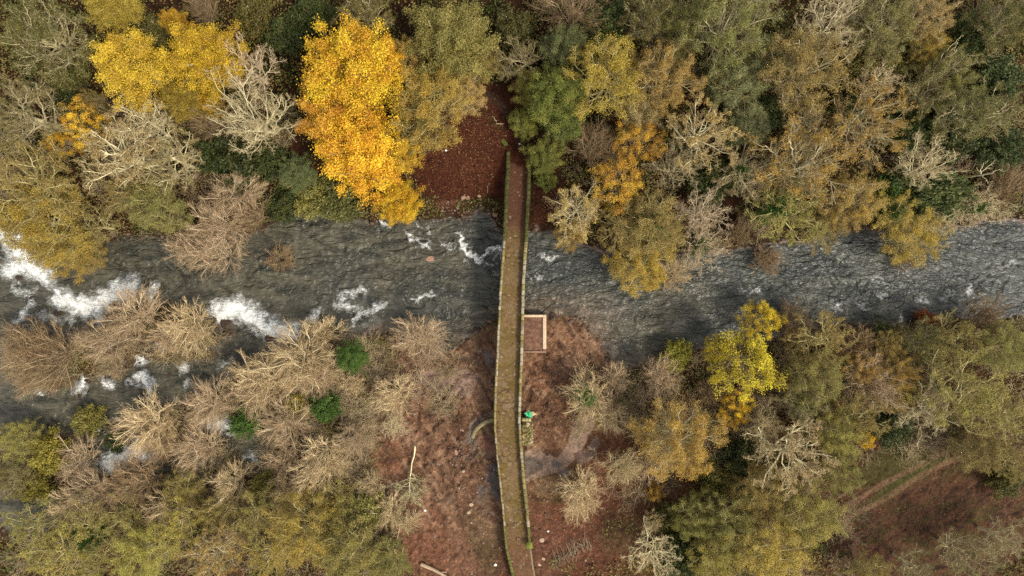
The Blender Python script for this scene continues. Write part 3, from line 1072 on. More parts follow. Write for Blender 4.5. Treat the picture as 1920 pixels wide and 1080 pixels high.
# mossy low wall at the north end, and the wooden rail beyond it
wall_strip('low_wall', [(950, 273), (945, 266), (938, 258), (931, 249)], [5.0, 4.9, 4.6, 4.3], 0.45, (0.080, 0.092, 0.020),
           'mossy low stone wall curving off the far end of the bridge', 'wall', 1.6)

# ------------------------------------------------------------------ stones
M_PINKROCK = mat_plain('pink_stone', (0.26, 0.15, 0.105), 0.9, 0.35, 3.0, 0.6, 9.0, 0.05)
M_DARKROCK = mat_plain('wet_dark_stone', (0.040, 0.026, 0.020), 0.45, 0.4, 3.0, 0.6, 7.0, 0.06)
M_PALEROCK = mat_plain('pale_stone', (0.32, 0.235, 0.16), 0.9, 0.3, 3.0, 0.6, 9.0, 0.05)


def rock_mesh(name, seed, mat, flat=0.6, blocky=0.0):
    bm = bmesh.new()
    bmesh.ops.create_icosphere(bm, subdivisions=3, radius=1.0)
    r = np.random.default_rng(seed)
    planes = norm(r.normal(0, 1, (14, 3)))
    lim = r.uniform(0.55, 0.9, 14)
    for v in bm.verts:
        p_ = np.array(v.co)
        for n_, l_ in zip(planes, lim):
            d = p_ @ n_
            if d > l_:
                p_ = p_ - n_ * (d - l_) * 0.9
        p_[2] *= flat
        v.co = p_ + r.normal(0, 0.012, 3)
    me = bpy.data.meshes.new(name)
    bm.to_mesh(me)
    bm.free()
    me.materials.append(mat)
    return me


ROCKS = {k_: [rock_mesh('boulder', 40 + i + 10 * j, m_, f_) for i in range(3)] for j, (k_, m_, f_) in
         enumerate((('pink', M_PINKROCK, 0.55), ('dark', M_DARKROCK, 0.6), ('pale', M_PALEROCK, 0.4)))}


def boulder(px, py, rx_, ry_, kind, label, rot=0.0, sink=0.3, group=None, z=None):
    x, y, zz = on_ground(px, py)
    if z is not None:
        zz = z
        x, y = at(px, py, z)
    o = link('boulder', ROCKS[kind][int(rng.integers(3))])
    s = K * 90
    h = min(rx_, ry_) * s * 0.75
    o.location = (x, y, zz + h * (0.5 - sink))
    o.scale = (rx_ * s * 1.15, ry_ * s * 1.15, h)
    o.rotation_euler = (rng.uniform(-.1, .1), rng.uniform(-.1, .1), rot)
    return tag(o, label, 'rock', group)


boulder(869, 370, 5, 4, 'pink', 'left one of two pink boulders touching each other on the north bank')
boulder(877, 371, 4.5, 3.5, 'pink', 'right one of two pink boulders touching each other on the north bank')
boulder(899, 367, 4, 3, 'pink', 'small pink boulder alone above the pair of boulders on the north bank')
boulder(928, 402, 5.5, 4.5, 'pink', 'big pink boulder at the waterline left of the bridge')
boulder(918, 400, 3, 2.6, 'pink', 'little pink boulder in the bank gap beside the bigger waterline boulder')
boulder(806, 485, 9, 4.5, 'pink', 'flat pink boulder showing alone in the middle of the river', 0.1, 0.35, None, -0.03)
boulder(1157, 660, 8, 17, 'dark', 'dark wet boulder standing in the shallows off the gravel shore', 0.2, 0.2)
boulder(1168, 676, 5, 7, 'dark', 'small dark boulder just below the wet boulder in the shallows', 0.3, 0.2)
boulder(1037, 594, 7, 9, 'dark', 'dark rock against the upper right corner of the terrace', 0.0, 0.2)
boulder(878, 961, 5, 3, 'pale', 'flat rectangular pale stone on the mud left of the bridge', 0.1, 0.2)
boulder(884, 946, 4, 3, 'pale', 'smaller pale stone above the flat rectangular stone left of the bridge', 0.3, 0.2)
boulder(856, 848, 4.5, 5, 'pink', 'pink square stone on the mud west of the curved wall', 0.5, 0.2)
boulder(869, 884, 2.5, 2.5, 'pale', 'small pale stone below the pink square stone', 0.2, 0.2)
boulder(1016, 1013, 4.5, 4, 'pale', 'pale orange stone lying right of the bridge end post', 0.4, 0.2)
boulder(1019, 1048, 3.5, 2.5, 'pale', 'upper pale stone of two between the bridge and the brushwood', -0.8, 0.2)
boulder(1012, 1059, 3.2, 2.2, 'pale', 'lower pale stone of two between the bridge and the brushwood', -0.2, 0.2)
boulder(1062, 872, 4, 3, 'pink', 'pink stone on the wet sand flat right of the bridge', 0.2, 0.2)
boulder(1026, 852, 3, 3, 'dark', 'dark mossy stone at the edge of the sand flat', 0.2, 0.2)
boulder(425, 606, 14, 12, 'dark', 'black ledge boulder under the left part of the rapids', 0.4, 0.3)
boulder(448, 625, 20, 9, 'dark', 'long black ledge boulder below the white rapids', 0.35, 0.3)
boulder(476, 640, 13, 9, 'dark', 'black ledge boulder at the right end of the rapids', 0.1, 0.3)
boulder(83, 548, 11, 8, 'dark', 'dark boulder splitting the white rapids near the left edge', 0.0, 0.3)
boulder(150, 592, 12, 7, 'dark', 'dark boulder below the left rapids facing the island', 0.2, 0.3)
for bx_, by_, br_ in ((35, 520, 9), (110, 586, 10), (60, 560, 7), (208, 568, 8), (30, 612, 8), (250, 566, 6), (505, 634, 9), (655, 590, 4), (690, 600, 4), (880, 478, 4), (270, 735, 8), (150, 742, 7), (320, 700, 6)):
    boulder(bx_, by_, br_, br_ * .7, 'dark', 'dark wet boulder breaking the white water of the left river', br_ * .7, 0.25, 'boulders in the rapids', float(water_level(np.array([float(bx_)]), np.array([float(by_)]))[0]) - 0.05)
boulder(1188, 655, 4, 3, 'pink', 'pinkish stone awash right of the dark wet boulder', 0.2, 0.2)
boulder(192, 704, 4, 3, 'pink', 'orange stone in the lower pool, left of its neighbour', 0.2, 0.1)
boulder(208, 703, 4, 3, 'pink', 'orange stone in the lower pool, right of its neighbour', 0.6, 0.1)

# countless shore stones: one object
bm_v, bm_f, off = [], [], 0
base = rock_mesh('tmp', 99, M_PINKROCK, 0.6)
bm = bmesh.new()
bmesh.ops.create_icosphere(bm, subdivisions=1, radius=1.0)
bv = np.array([v.co[:] for v in bm.verts])
bf = np.array([[v.index for v in f_.verts] for f_ in bm.faces])
bm.free()
bpy.data.meshes.remove(base)


def stones(zones, n, smin, smax, seed, name, cols):
    r = np.random.default_rng(seed)
    V, F, Cc, o_ = [], [], [], 0
    k_ = 0
    while k_ < n:
        cx, cy, sx, sy = zones[r.integers(len(zones))]
        px_, py_ = cx + r.normal() * sx, cy + r.normal() * sy
        x, y, z = on_ground(px_, py_)
        jj = np.argmin(abs(TY - y)), np.argmin(abs(TX - x))
        if SD[jj] < -12:
            k_ += 0.2
            continue
        s = smin + (smax - smin) * r.random() ** 3
        v = bv * r.uniform(0.7, 1.3, bv.shape) * [s, s * r.uniform(.6, 1), s * .6]
        a = r.uniform(0, 6.28)
        ca, sa = math.cos(a), math.sin(a)
        v = np.stack([v[:, 0] * ca - v[:, 1] * sa + x, v[:, 0] * sa + v[:, 1] * ca + y, v[:, 2] + z], 1)
        V.append(v)
        F.append(bf + o_)
        Cc.append(np.repeat(np.array([cols[r.integers(len(cols))]]) * r.uniform(.7, 1.25), len(v), 0))
        o_ += len(v)
        k_ += 1
    me = mesh_np(name, np.concatenate(V), np.concatenate(F), [mat_vcol(name + '_surface', 0.9, 0.3, 6.0, 0.3, 12.0, 0.03)], None, False, np.concatenate(Cc))
    return tag(link(name, me), 'loose stones and pebbles scattered over the muddy shore round the bridge', 'stones', None, 'stuff')


PK = [(0.15, 0.088, 0.062), (0.11, 0.060, 0.042), (0.20, 0.140, 0.105), (0.13, 0.085, 0.062), (0.07, 0.044, 0.034)]
stones([(1060, 650, 45, 35), (1060, 730, 45, 35), (1040, 770, 35, 25), (900, 680, 30, 30), (830, 740, 60, 40), (880, 900, 28, 70), (820, 870, 50, 70),
        (760, 850, 40, 50), (940, 950, 60, 60), (860, 390, 40, 10), (720, 800, 40, 40), (1000, 1000, 60, 50), (870, 860, 25, 25), (1085, 690, 30, 30)], 2600, 0.05, 0.24, 5, 'shore_stones', PK)

# wet stones along the water's edge: countless as well
r = np.random.default_rng(15)
cand = np.argwhere((np.abs(SD) < 9) & (np.abs(PX - 960) < 1000) & (np.abs(PY - 600) < 420))
pick = cand[r.choice(len(cand), 2600, replace=False)]
V, F, Cc, o_ = [], [], [], 0
for j, i in pick:
    s = 0.08 + 0.42 * r.random() ** 3
    v = bv * r.uniform(0.7, 1.3, bv.shape) * [s, s * r.uniform(.6, 1), s * .6]
    V.append(v + [TX[i] + r.uniform(-.1, .1), TY[j] + r.uniform(-.1, .1), TZ[j, i] + 0.03])
    F.append(bf + o_)
    o_ += len(v)
    Cc.append(np.repeat(np.array([[(0.035, 0.026, 0.020), (0.060, 0.042, 0.032), (0.11, 0.075, 0.055)][r.integers(3)]]) * r.uniform(.7, 1.3), len(v), 0))
me = mesh_np('bank_stones', np.concatenate(V), np.concatenate(F), [mat_vcol('bank_stone_surface', 0.6, 0.3, 6.0, 0.3, 12.0, 0.03)], None, False, np.concatenate(Cc))
tag(link('bank_stones', me), 'dark wet stones lining both edges of the river', 'stones', None, 'stuff')

# fallen leaves: one object of small folded leaves lying on the ground
r = np.random.default_rng(8)
LZ = [(880, 300, 60, 55, 3800), (900, 225, 40, 25, 600), (1010, 390, 20, 40, 500), (1150, 960, 90, 70, 3200), (960, 960, 70, 80, 1200), (1050, 760, 60, 60, 1200), (820, 900, 80, 90, 1500),
      (1740, 970, 110, 80, 2600), (700, 380, 90, 25, 400)]
V, F, Cc = [], [], []
for cx, cy, sx, sy, n in LZ:
    px_, py_ = cx + r.normal(0, sx, n), cy + r.normal(0, sy, n)
    x, y = at(px_, py_, 2.0)
    z = ground(x, y)
    x, y = (px_ - 960) * K * (HC - z), (540 - py_) * K * (HC - z)
    z = ground(x, y) + 0.03
    ok = terrain_z(*to_px(x, y))[1] > 1
    ok &= ~((np.abs(px_ - 960) < 35) & (py_ > 280) & (py_ < 1040))
    x, y, z = x[ok], y[ok], z[ok]
    n = len(x)
    a = r.uniform(0, 6.28, n)
    s = r.uniform(0.035, 0.085, n)
    dx, dy = np.cos(a) * s, np.sin(a) * s
    q_ = np.stack([np.stack([x + dx, y + dy, z], 1), np.stack([x - dy * .6, y + dx * .6, z + .03 * r.random(n)], 1), np.stack([x - dx, y - dy, z], 1), np.stack([x + dy * .6, y - dx * .6, z + .03 * r.random(n)], 1)], 1)
    V.append(q_.reshape(-1, 3))
    pal = np.array([(0.12, 0.048, 0.024), (0.07, 0.028, 0.016), (0.18, 0.09, 0.04), (0.26, 0.16, 0.08), (0.04, 0.016, 0.011)])
    Cc.append(np.repeat(pal[r.choice(5, n, p=[.35, .3, .15, .06, .14])], 4, 0))
V = np.concatenate(V)
me = mesh_np('fallen_leaves', V, np.arange(len(V)).reshape(-1, 4), [mat_vcol('fallen_leaf', 0.85, 0.3, 9.0, 0.0)], None, False, np.concatenate(Cc))
tag(link('fallen_leaves', me), 'red brown fallen leaves littering the clearings on both banks', 'leaves', None, 'stuff')

# ------------------------------------------------------------------ small things
# crumpled green sheeting beside the pier
M_GREEN = mat_plain('green_plastic', (0.030, 0.42, 0.20), 0.45, 0.45, 3.0, 0.3, 8.0, 0.04, (0.10, 0.62, 0.36))
M_STRAW = mat_plain('straw_rope', (0.52, 0.36, 0.20), 0.9, 0.3)
x, y, z = on_ground(991, 776)
o = empty('plastic_bundle', (x, y, z))
tag(o, 'bright green bundle of crumpled plastic sheeting lying beside the bridge', 'bundle')
bm = bmesh.new()
bmesh.ops.create_icosphere(bm, subdivisions=4, radius=1.0)
for v in bm.verts:
    p_ = np.array(v.co)
    a = math.atan2(p_[1], p_[0])
    cr = 0.22 * math.sin(a * 5 + 3 * p_[2]) + 0.16 * math.sin(a * 9 - 4 * p_[2] + 1) + 0.3 * (float(fbm(p_[0] * 3 + 9, p_[1] * 3 + p_[2] * 2, 3, 4)) - .5)
    v.co = (p_[0] * 0.47 * (1 + cr), p_[1] * 0.44 * (1 + cr), 0.32 + p_[2] * 0.36 * (1 + 0.7 * cr) + 0.14 * math.sin(7 * p_[0] + 5 * p_[1]))
me = bpy.data.meshes.new('sheeting')
bm.to_mesh(me)
bm.free()
me.materials.append(M_GREEN)
link('sheeting', me, o)
g = Geo()
for i in range(7):
    t = np.linspace(0, 1, 6)
    a0 = 0.05 + 0.16 * i - 0.4
    P_ = np.stack([0.38 + 0.62 * t, 0.05 + (0.12 * (i - 3)) * (1 - t) ** 1.0 + 0.03 * np.sin(6 * t + i), 0.45 - 0.32 * t + 0.02 * i], 1)[None]
    tubes(g, P_, np.full((1, 6), 0.035), 5)
P_ = np.stack([0.45 * np.cos(np.linspace(0.4, 5.6, 30)), 0.42 * np.sin(np.linspace(0.4, 5.6, 30)), 0.52 + 0.10 * np.sin(np.linspace(0, 19, 30))], 1)[None]
tubes(g, P_, np.full((1, 30), 0.03), 5)
link('rope', g.mesh('rope', [M_STRAW], True), o)

M_WOOD = mat_plain('grey_wood', (0.20, 0.165, 0.11), 0.9, 0.35, 6.0, 0.4, 20.0, 0.02)
M_FRESH = mat_plain('cut_wood', (0.62, 0.36, 0.17), 0.85, 0.25)


def stick_between(g_, p, q_, r0, r1, k_=6, bend=0.0, n_=6, m_=0):
    p, q_ = np.array(p, float), np.array(q_, float)
    t = np.linspace(0, 1, n_)[:, None]
    P = p + (q_ - p) * t
    side = np.array([-(q_ - p)[1], (q_ - p)[0], 0])
    P = P + side * bend * np.sin(t * math.pi) + np.r_[np.zeros((1, 3)), rng.normal(0, 0.015, (n_ - 2, 3)), np.zeros((1, 3))]
    tubes(g_, P[None], np.linspace(r0, r1, n_)[None], k_, m_)


# wooden T rail and broken branch by the northern path
xa, ya, za = on_ground(938, 236)
o = empty('wooden_rail', (xa, ya, za))
tag(o, 'pale wooden crossbar on one post beside the path north of the bridge', 'rail')
g = Geo()
stick_between(g, (-0.50, 0.03, 1.0), (0.44, 0.03, 1.0), 0.055, 0.055)
link('crossbar', g.mesh('crossbar', [M_PALEROCK]), o)
g = Geo()
stick_between(g, (0.02, 0.0, -0.2), (0.02, 0.03, 0.96), 0.06, 0.05)
link('post', g.mesh('post', [M_WOOD]), o)
xa, ya, za = on_ground(927, 224)
g = Geo()
stick_between(g, (-0.30, 0.40, 0.06), (0.05, -0.05, 0.12), 0.06, 0.05, 5, 0.15)
stick_between(g, (0.05, -0.05, 0.12), (0.34, -0.16, 0.08), 0.05, 0.03, 5, -0.2)
stick_between(g, (0.05, -0.05, 0.12), (0.28, -0.42, 0.06), 0.045, 0.03, 5, 0.1)
o = link('broken_branch', g.mesh('broken_branch', [M_PALEROCK]))
o.location = (xa, ya, za)
tag(o, 'pale forked broken branch lying next to the wooden rail', 'branch')
xa, ya, za = on_ground(911, 350)
g = Geo()
stick_between(g, (-0.15, 0.75, 0.06), (0.20, -0.85, 0.06), 0.045, 0.03, 5, 0.12)
o = link('broken_branch', g.mesh('broken_branch', [M_WOOD]))
o.location = (xa, ya, za)
tag(o, 'thin grey broken branch lying on the north bank left of the bridge', 'branch')

# white scraps of litter
M_WHITE = mat_plain('white_plastic', (0.78, 0.78, 0.78), 0.5, 0.1)
for px_, py_, s_, lab in ((929, 1059, 0.20, 'crumpled white scrap on the dark mud at the bottom edge'), (836, 282, 0.15, 'white scrap on the red leaves in the north clearing'),
                          (820, 258, 0.11, 'small white scrap under the brown tree edge in the north clearing'), (974, 270, 0.11, 'white scrap on the path where the bridge begins'),
                          (1028, 996, 0.13, 'white scrap on the leaves above the pale orange stone'), (797, 957, 0.17, 'white scrap on the mud right of the fallen trees')):
    bm = bmesh.new()
    bmesh.ops.create_icosphere(bm, subdivisions=2, radius=1.0)
    for v in bm.verts:
        n_ = 0.6 + 0.8 * float(vnoise(v.co.x * 2 + px_, v.co.y * 2 + v.co.z * 3, 3))
        v.co = (v.co.x * s_ * n_, v.co.y * s_ * n_ * .8, v.co.z * s_ * 0.5 * n_ + s_ * .25)
    me = bpy.data.meshes.new('litter_scrap')
    bm.to_mesh(me)
    bm.free()
    me.materials.append(M_WHITE)
    o = link('litter_scrap', me)
    o.location = on_ground(px_, py_)
    tag(o, lab, 'litter')

# brushwood pile: each cut stick is its own thing
for i in range(54):
    t = rng.random()
    px_ = 1036 + 64 * t + rng.normal(0, 4)
    py_ = 1052 - 36 * t + rng.normal(0, 7)
    x, y, z = on_ground(px_, py_)
    L = rng.uniform(0.7, 2.3)
    a = math.radians(rng.normal(112, 27) if rng.random() < 0.85 else rng.uniform(0, 180))
    g = Geo()
    dx, dy = math.cos(a) * L / 2, math.sin(a) * L / 2
    stick_between(g, (-dx, -dy, 0), (dx, dy, rng.uniform(-.1, .2)), rng.uniform(.022, .04), rng.uniform(.012, .02), 5, rng.normal(0, .06), 5)
    o = link('cut_stick', g.mesh('cut_stick', [M_WOOD]))
    o.location = (x, y, z + 0.08 + 0.45 * rng.random())
    tag(o, 'cut grey stick in the brushwood pile right of the bridge end', 'stick', 'sticks of the brushwood pile')
for i, (px_, py_, a) in enumerate(((684, 985, 75), (688, 984, 70), (692, 982, 72), (686, 1000, 30), (690, 1003, -30), (683, 1004, 40), (702, 1005, 50), (694, 998, 95))):
    x, y, z = on_ground(px_, py_)
    a = math.radians(a)
    g = Geo()
    dx, dy = math.cos(a) * .5, math.sin(a) * .5
    stick_between(g, (-dx, -dy, 0), (dx, dy, 0.05), .05, .04, 5, 0, 4)
    o = link('cut_stick', g.mesh('cut_stick', [M_PALEROCK]))
    o.location = (x, y, z + 0.15)
    tag(o, 'short pale cut stick lying left of the red stump', 'stick', 'short sticks by the stump')
# stump and log at the bottom edge
x, y, z = on_ground(743, 1031)
o = empty('tree_stump', (x, y, z))
tag(o, 'dark tree stump with a fresh orange cut beside the fallen trees', 'stump')
g = Geo()
for i in range(7):
    a = i * 0.9
    stick_between(g, (0, 0, 0.35), (math.cos(a) * .75, math.sin(a) * .75, -0.05), 0.2, 0.06, 6)
stick_between(g, (0, 0, -0.2), (0.05, 0.05, 0.62), 0.46, 0.36, 10)
link('root_flare', g.mesh('root_flare', [M_DARKROCK]), o)
g = Geo()
a = np.arange(14) * 2 * math.pi / 14
rr_ = 0.30 * (1 + 0.15 * np.sin(3 * a))
v = np.concatenate([np.stack([rr_ * np.cos(a) + .05, rr_ * np.sin(a) * 1.2 + .05, np.full(14, 0.62)], 1), np.stack([rr_ * .95 * np.cos(a) + .05, rr_ * 1.1 * np.sin(a) + .05, np.full(14, 0.70)], 1), [[.05, .05, .71]]])
g.add(v, [[i, (i + 1) % 14, 14 + (i + 1) % 14, 14 + i] for i in range(14)])
g.add(v, [[14 + i, 14 + (i + 1) % 14, 28] for i in range(14)])
link('cut_face', g.mesh('cut_face', [M_FRESH]), o)
x, y, z = on_ground(812, 1067)
g = Geo()
stick_between(g, (-1.6, 0.75, 0.25), (2.6, -1.5, 0.3), 0.26, 0.16, 9, 0.04, 9)
stick_between(g, (0.6, -0.4, 0.3), (1.9, -0.2, 0.35), 0.10, 0.05, 6)
o = link('pale_log', g.mesh('pale_log', [M_PALEROCK], True))
o.location = (x, y, z)
tag(o, 'pale barkless log lying across the bottom edge left of the bridge', 'log')
x, y, z = on_ground(1832, 265)
g = Geo()
stick_between(g, (-1.2, -0.2, 3.0), (-0.3, 0.0, 3.2), 0.10, 0.12, 7)
stick_between(g, (-0.3, 0.0, 3.2), (1.1, 0.45, 3.4), 0.12, 0.05, 7, 0.05)
stick_between(g, (-0.3, 0.0, 3.2), (-0.6, 0.3, -0.5), 0.12, 0.16, 7, 0.05)
o = link('broken_snag', g.mesh('broken_snag', [M_PALEROCK], True))
o.location = (x, y, z)
tag(o, 'bare pale broken snag over the dark gap near the right edge', 'dead tree')

# ------------------------------------------------------------------ trees


def spawn(P, R, c, t0, t1, alo, ahi, lf, n, wander, up, r, taper=0.35, rk=0.62, rmin=0.012, rel=None):
    """c children on every branch polyline; returns polylines and radii"""
    N, m = P.shape[:2]
    L = np.linalg.norm(np.diff(P, axis=1), axis=2).sum(1)
    t = t0 + (t1 - t0) * (np.arange(c)[None] + r.uniform(0, 1, (N, c))) / c
    s = t * (m - 1)
    i = np.clip(s.astype(int), 0, m - 2)
    fr = (s - i)[..., None]
    a = P[np.arange(N)[:, None], i]
    b = P[np.arange(N)[:, None], i + 1]
    pos = (a * (1 - fr) + b * fr).reshape(-1, 3)
    T = norm(b - a).reshape(-1, 3)
    ra = R[np.arange(N)[:, None], i]
    rb = R[np.arange(N)[:, None], i + 1]
    r0 = ((ra * (1 - fr[..., 0]) + rb * fr[..., 0]) * rk).reshape(-1)
    rv = r.normal(0, 1, T.shape)
    perp = norm(rv - (rv * T).sum(1, keepdims=True) * T)
    ang = np.radians(r.uniform(alo, ahi, len(T)))[:, None]
    d = norm(T * np.cos(ang) + perp * np.sin(ang))
    ln = (np.repeat(L[:, None], c, 1) * lf * (1.05 - 0.45 * t) * r.uniform(0.7, 1.25, t.shape)).reshape(-1)
    return grow(pos, d, ln, r0, n, wander, up, r, taper, rmin)


def grow(pos, d, ln, r0, n, wander, up, r, taper=0.35, rmin=0.012):
    pts = [pos]
    p = pos
    upv = np.array([0, 0, 1.0])
    for i in range(n):
        d = norm(d + r.normal(0, wander, d.shape) + upv * up)
        p = p + d * (ln / n)[:, None]
        pts.append(p)
    P = np.stack(pts, 1)
    R = np.maximum(r0[:, None] * np.linspace(1, taper, n + 1)[None], rmin)
    return P, R


def dome_targets(n, Rr, zc, rz, r, lo=-0.25):
    i = np.arange(n) + 0.5
    cz = 1 - (1 - lo) * i / n
    ph = i * 2.39996 + r.uniform(0, 6.28)
    s = np.sqrt(np.maximum(0, 1 - cz ** 2))
    k_ = r.uniform(0.78, 1.12, n)
    return np.stack([Rr * s * np.cos(ph) * k_, Rr * s * np.sin(ph) * k_, zc + rz * cz * k_], 1)


def limbs_to(targets, tr, trR, r, n, wander, r0k, tlo, thi, rlo=0.03):
    """limbs leave the trunk and curve towards their targets"""
    N = len(targets)
    m = tr.shape[1]
    t = np.sort(r.uniform(tlo, thi, N))
    order = np.argsort(targets[:, 2] + r.normal(0, .6, N))
    tg = targets[order]
    s = t * (m - 1)
    i = np.clip(s.astype(int), 0, m - 2)
    fr = (s - i)[:, None]
    p0 = tr[0, i] * (1 - fr) + tr[0, i + 1] * fr
    rr_ = trR[0, i] * r0k
    q = np.linspace(0, 1, n + 1)[None, :, None]
    lin = p0[:, None] * (1 - q) + tg[:, None] * q
    lin = lin + np.array([0, 0, 1.0]) * (np.sin(q * math.pi) * -0.04 * np.linalg.norm(tg - p0, axis=1)[:, None, None])
    w = np.cumsum(r.normal(0, wander, (N, n + 1, 3)), 1)
    w = w - w[:, :1]
    w = w - q * w[:, -1:] * 0.6
    lin = lin + w
    R = np.maximum(rr_[:, None] * np.linspace(1, 0.30, n + 1)[None], rlo)
    return lin, R


def leaves_at(pos, size, r, flat=0.5, squash=0.62):
    n = len(pos)
    nrm = norm(r.normal(0, 1, (n, 3)) + np.array([0, 0, flat * 2]))
    rv = r.normal(0, 1, (n, 3))
    u = norm(rv - (rv * nrm).sum(1, keepdims=True) * nrm)
    v = np.cross(nrm, u)
    s = size * r.uniform(0.6, 1.25, (n, 1))
    q = np.stack([pos + u * s, pos + v * s * squash, pos - u * s, pos - v * s * squash], 1)
    return q.reshape(-1, 3), np.arange(n * 4).reshape(-1, 4)


def along(P, n_per, r, t0=0.2, t1=1.05, jit=0.15):
    N, m = P.shape[:2]
    t = np.minimum(r.uniform(t0, t1, (N, n_per)), 1.0)
    s = t * (m - 1)
    i = np.clip(s.astype(int), 0, m - 2)
    fr = (s - i)[..., None]
    p = P[np.arange(N)[:, None], i] * (1 - fr) + P[np.arange(N)[:, None], i + 1] * fr
    bid = np.repeat(np.arange(N)[:, None], n_per, 1)
    return p.reshape(-1, 3) + r.normal(0, jit, (N * n_per, 3)), bid.reshape(-1)


# per form: height, radius, limbs, sub-branches, twigs, leaves ...
FORMS = {
    #            H    R    nl  c2  c3  c4  lw    leaf n, size, jit, twig r
    'dense': dict(H=12.0, R=5.0, nl=26, c2=6, c3=6, c4=0, w=0.13, lf=46, ls=0.084, lj=0.27, tw=0.016, lo=-0.35),
    'airy': dict(H=12.0, R=5.0, nl=20, c2=6, c3=6, c4=0, w=0.15, lf=24, ls=0.09, lj=0.22, tw=0.016, lo=-0.35),
    'leafy': dict(H=11.5, R=5.0, nl=20, c2=7, c3=6, c4=4, w=0.14, lf=12, ls=0.066, lj=0.20, tw=0.018, lo=-0.25),
    'oak': dict(H=11.0, R=5.2, nl=15, c2=7, c3=6, c4=6, w=0.19, lf=4, ls=0.075, lj=0.12, tw=0.014, lo=-0.15),
    'bare': dict(H=11.0, R=5.0, nl=14, c2=8, c3=7, c4=6, w=0.20, lf=0, ls=0.11, lj=0.08, tw=0.0135, lo=-0.12),
    'twiggy': dict(H=8.0, R=4.2, nl=16, c2=7, c3=6, c4=6, w=0.08, lf=0, ls=0.10, lj=0.06, tw=0.0100, lo=0.05),
    'bush': dict(H=3.2, R=2.2, nl=16, c2=6, c3=4, c4=0, w=0.07, lf=22, ls=0.10, lj=0.19, tw=0.010, lo=0.0),
    'snag': dict(H=10.0, R=3.6, nl=4, c2=3, c3=2, c4=0, w=0.28, lf=0, ls=0.1, lj=0.05, tw=0.030, lo=-0.1),
}


def make_tree_meshes(form, seed):
    f = FORMS[form]
    r = np.random.default_rng(seed)
    H, Rr = f['H'], f['R']
    gt, gc = Geo(), Geo()
    multi = form in ('twiggy', 'bush')
    th = H * (0.18 if multi else 0.72)
    n0 = 7
    r0 = Rr * (0.045 if form != 'bush' else 0.02) + 0.03
    tr, trR = grow(np.zeros((1, 3)) + [0, 0, -0.6], norm(np.array([[r.normal(0, .06), r.normal(0, .06), 1.0]])), np.array([th + 0.6]), np.array([r0 * 1.25]), n0, 0.05, 0.1, r, 0.35)
    tubes(gt, tr, trR, 9)
    zc = H * (0.42 if multi else 0.62)
    tg = dome_targets(f['nl'], Rr * (0.62 if form == 'twiggy' else 0.80), zc, H - zc - 0.3, r, f['lo'])
    l1, r1 = limbs_to(tg, tr, trR, r, 9, f['w'] * Rr * 0.11, (0.44 if form == 'bare' else 0.50) if not multi else 0.42, 0.3 if not multi else 0.15, 1.0, 0.055 if form == 'twiggy' else 0.03)
    tubes(gt, l1, r1, 6)
    up = 0.07 if form != 'twiggy' else 0.0
    fan = form == 'twiggy'
    l2, r2 = spawn(l1, r1, f['c2'], 0.22, 1.0, 14 if fan else 28, 38 if fan else 68, 0.60 if fan else 0.42, 6, f['w'] * 0.9, up, r, 0.40, 0.58, 0.034 if fan else 0.026)
    tubes(gt, l2, r2, 4)
    l3, r3 = spawn(l2, r2, f['c3'], 0.25, 1.0, 12 if fan else 25, 36 if fan else 65, 0.60 if fan else 0.50, 5, f['w'] * 1.0, up, r, 0.4, 0.62, f['tw'])
    tubes(gc, l3, r3, 3)
    ends = l3
    if f['c4']:
        l4, r4 = spawn(l3, r3, f['c4'], 0.2, 1.0, 12 if fan else 22, 40 if fan else 60, 0.60 if fan else 0.55, 3, f['w'] * 0.9, up, r, 0.6, 0.7, f['tw'] * 0.85)
        tubes(gc, l4, r4, 3)
        ends = l4
    n_tw = gc.n
    if f['lf']:
        pos, bid = along(ends, f['lf'], r, 0.25, 1.1, f['lj'])
        cl = r.uniform(0, 1, len(ends))
        # neighbouring branches share a shade, single leaves differ
        sub = np.repeat(r.uniform(0, 1, len(l2)), len(ends) // len(l2))
        tint = 0.58 * sub[bid] + 0.22 * cl[bid] + 0.20 * r.uniform(0, 1, len(pos))
        keep_ = pos[:, 2] > 0.15
        if form in ('leafy', 'oak', 'airy'):       # leaves sit on the outer shell, the limbs inside stay bare
            rho = np.sqrt((pos[:, 0] / Rr) ** 2 + (pos[:, 1] / Rr) ** 2 + ((pos[:, 2] - zc * 0.85) / (H - zc * 0.85)) ** 2)
            keep_ &= r.uniform(0, 1, len(pos)) < np.clip((rho - 0.42) / 0.36, 0.04, 1)
        if form in ('leafy', 'oak'):       # some boughs have already lost their leaves
            thin = sub[bid] + r.uniform(-.35, .35, len(pos)) > (0.12 if form == 'leafy' else 0.35)
            keep_ &= thin
        pos, tint = pos[keep_], tint[keep_]
        v, fc = leaves_at(pos, f['ls'], r)
        gc.add(v, fc, 1, np.repeat(tint, 4))
    mt = gt.mesh(form + '_trunk', [M_BARK], True)
    mc = gc.mesh(form + '_crown', [M_BARK, M_LEAF], False, 'tint')
    return mt, mc


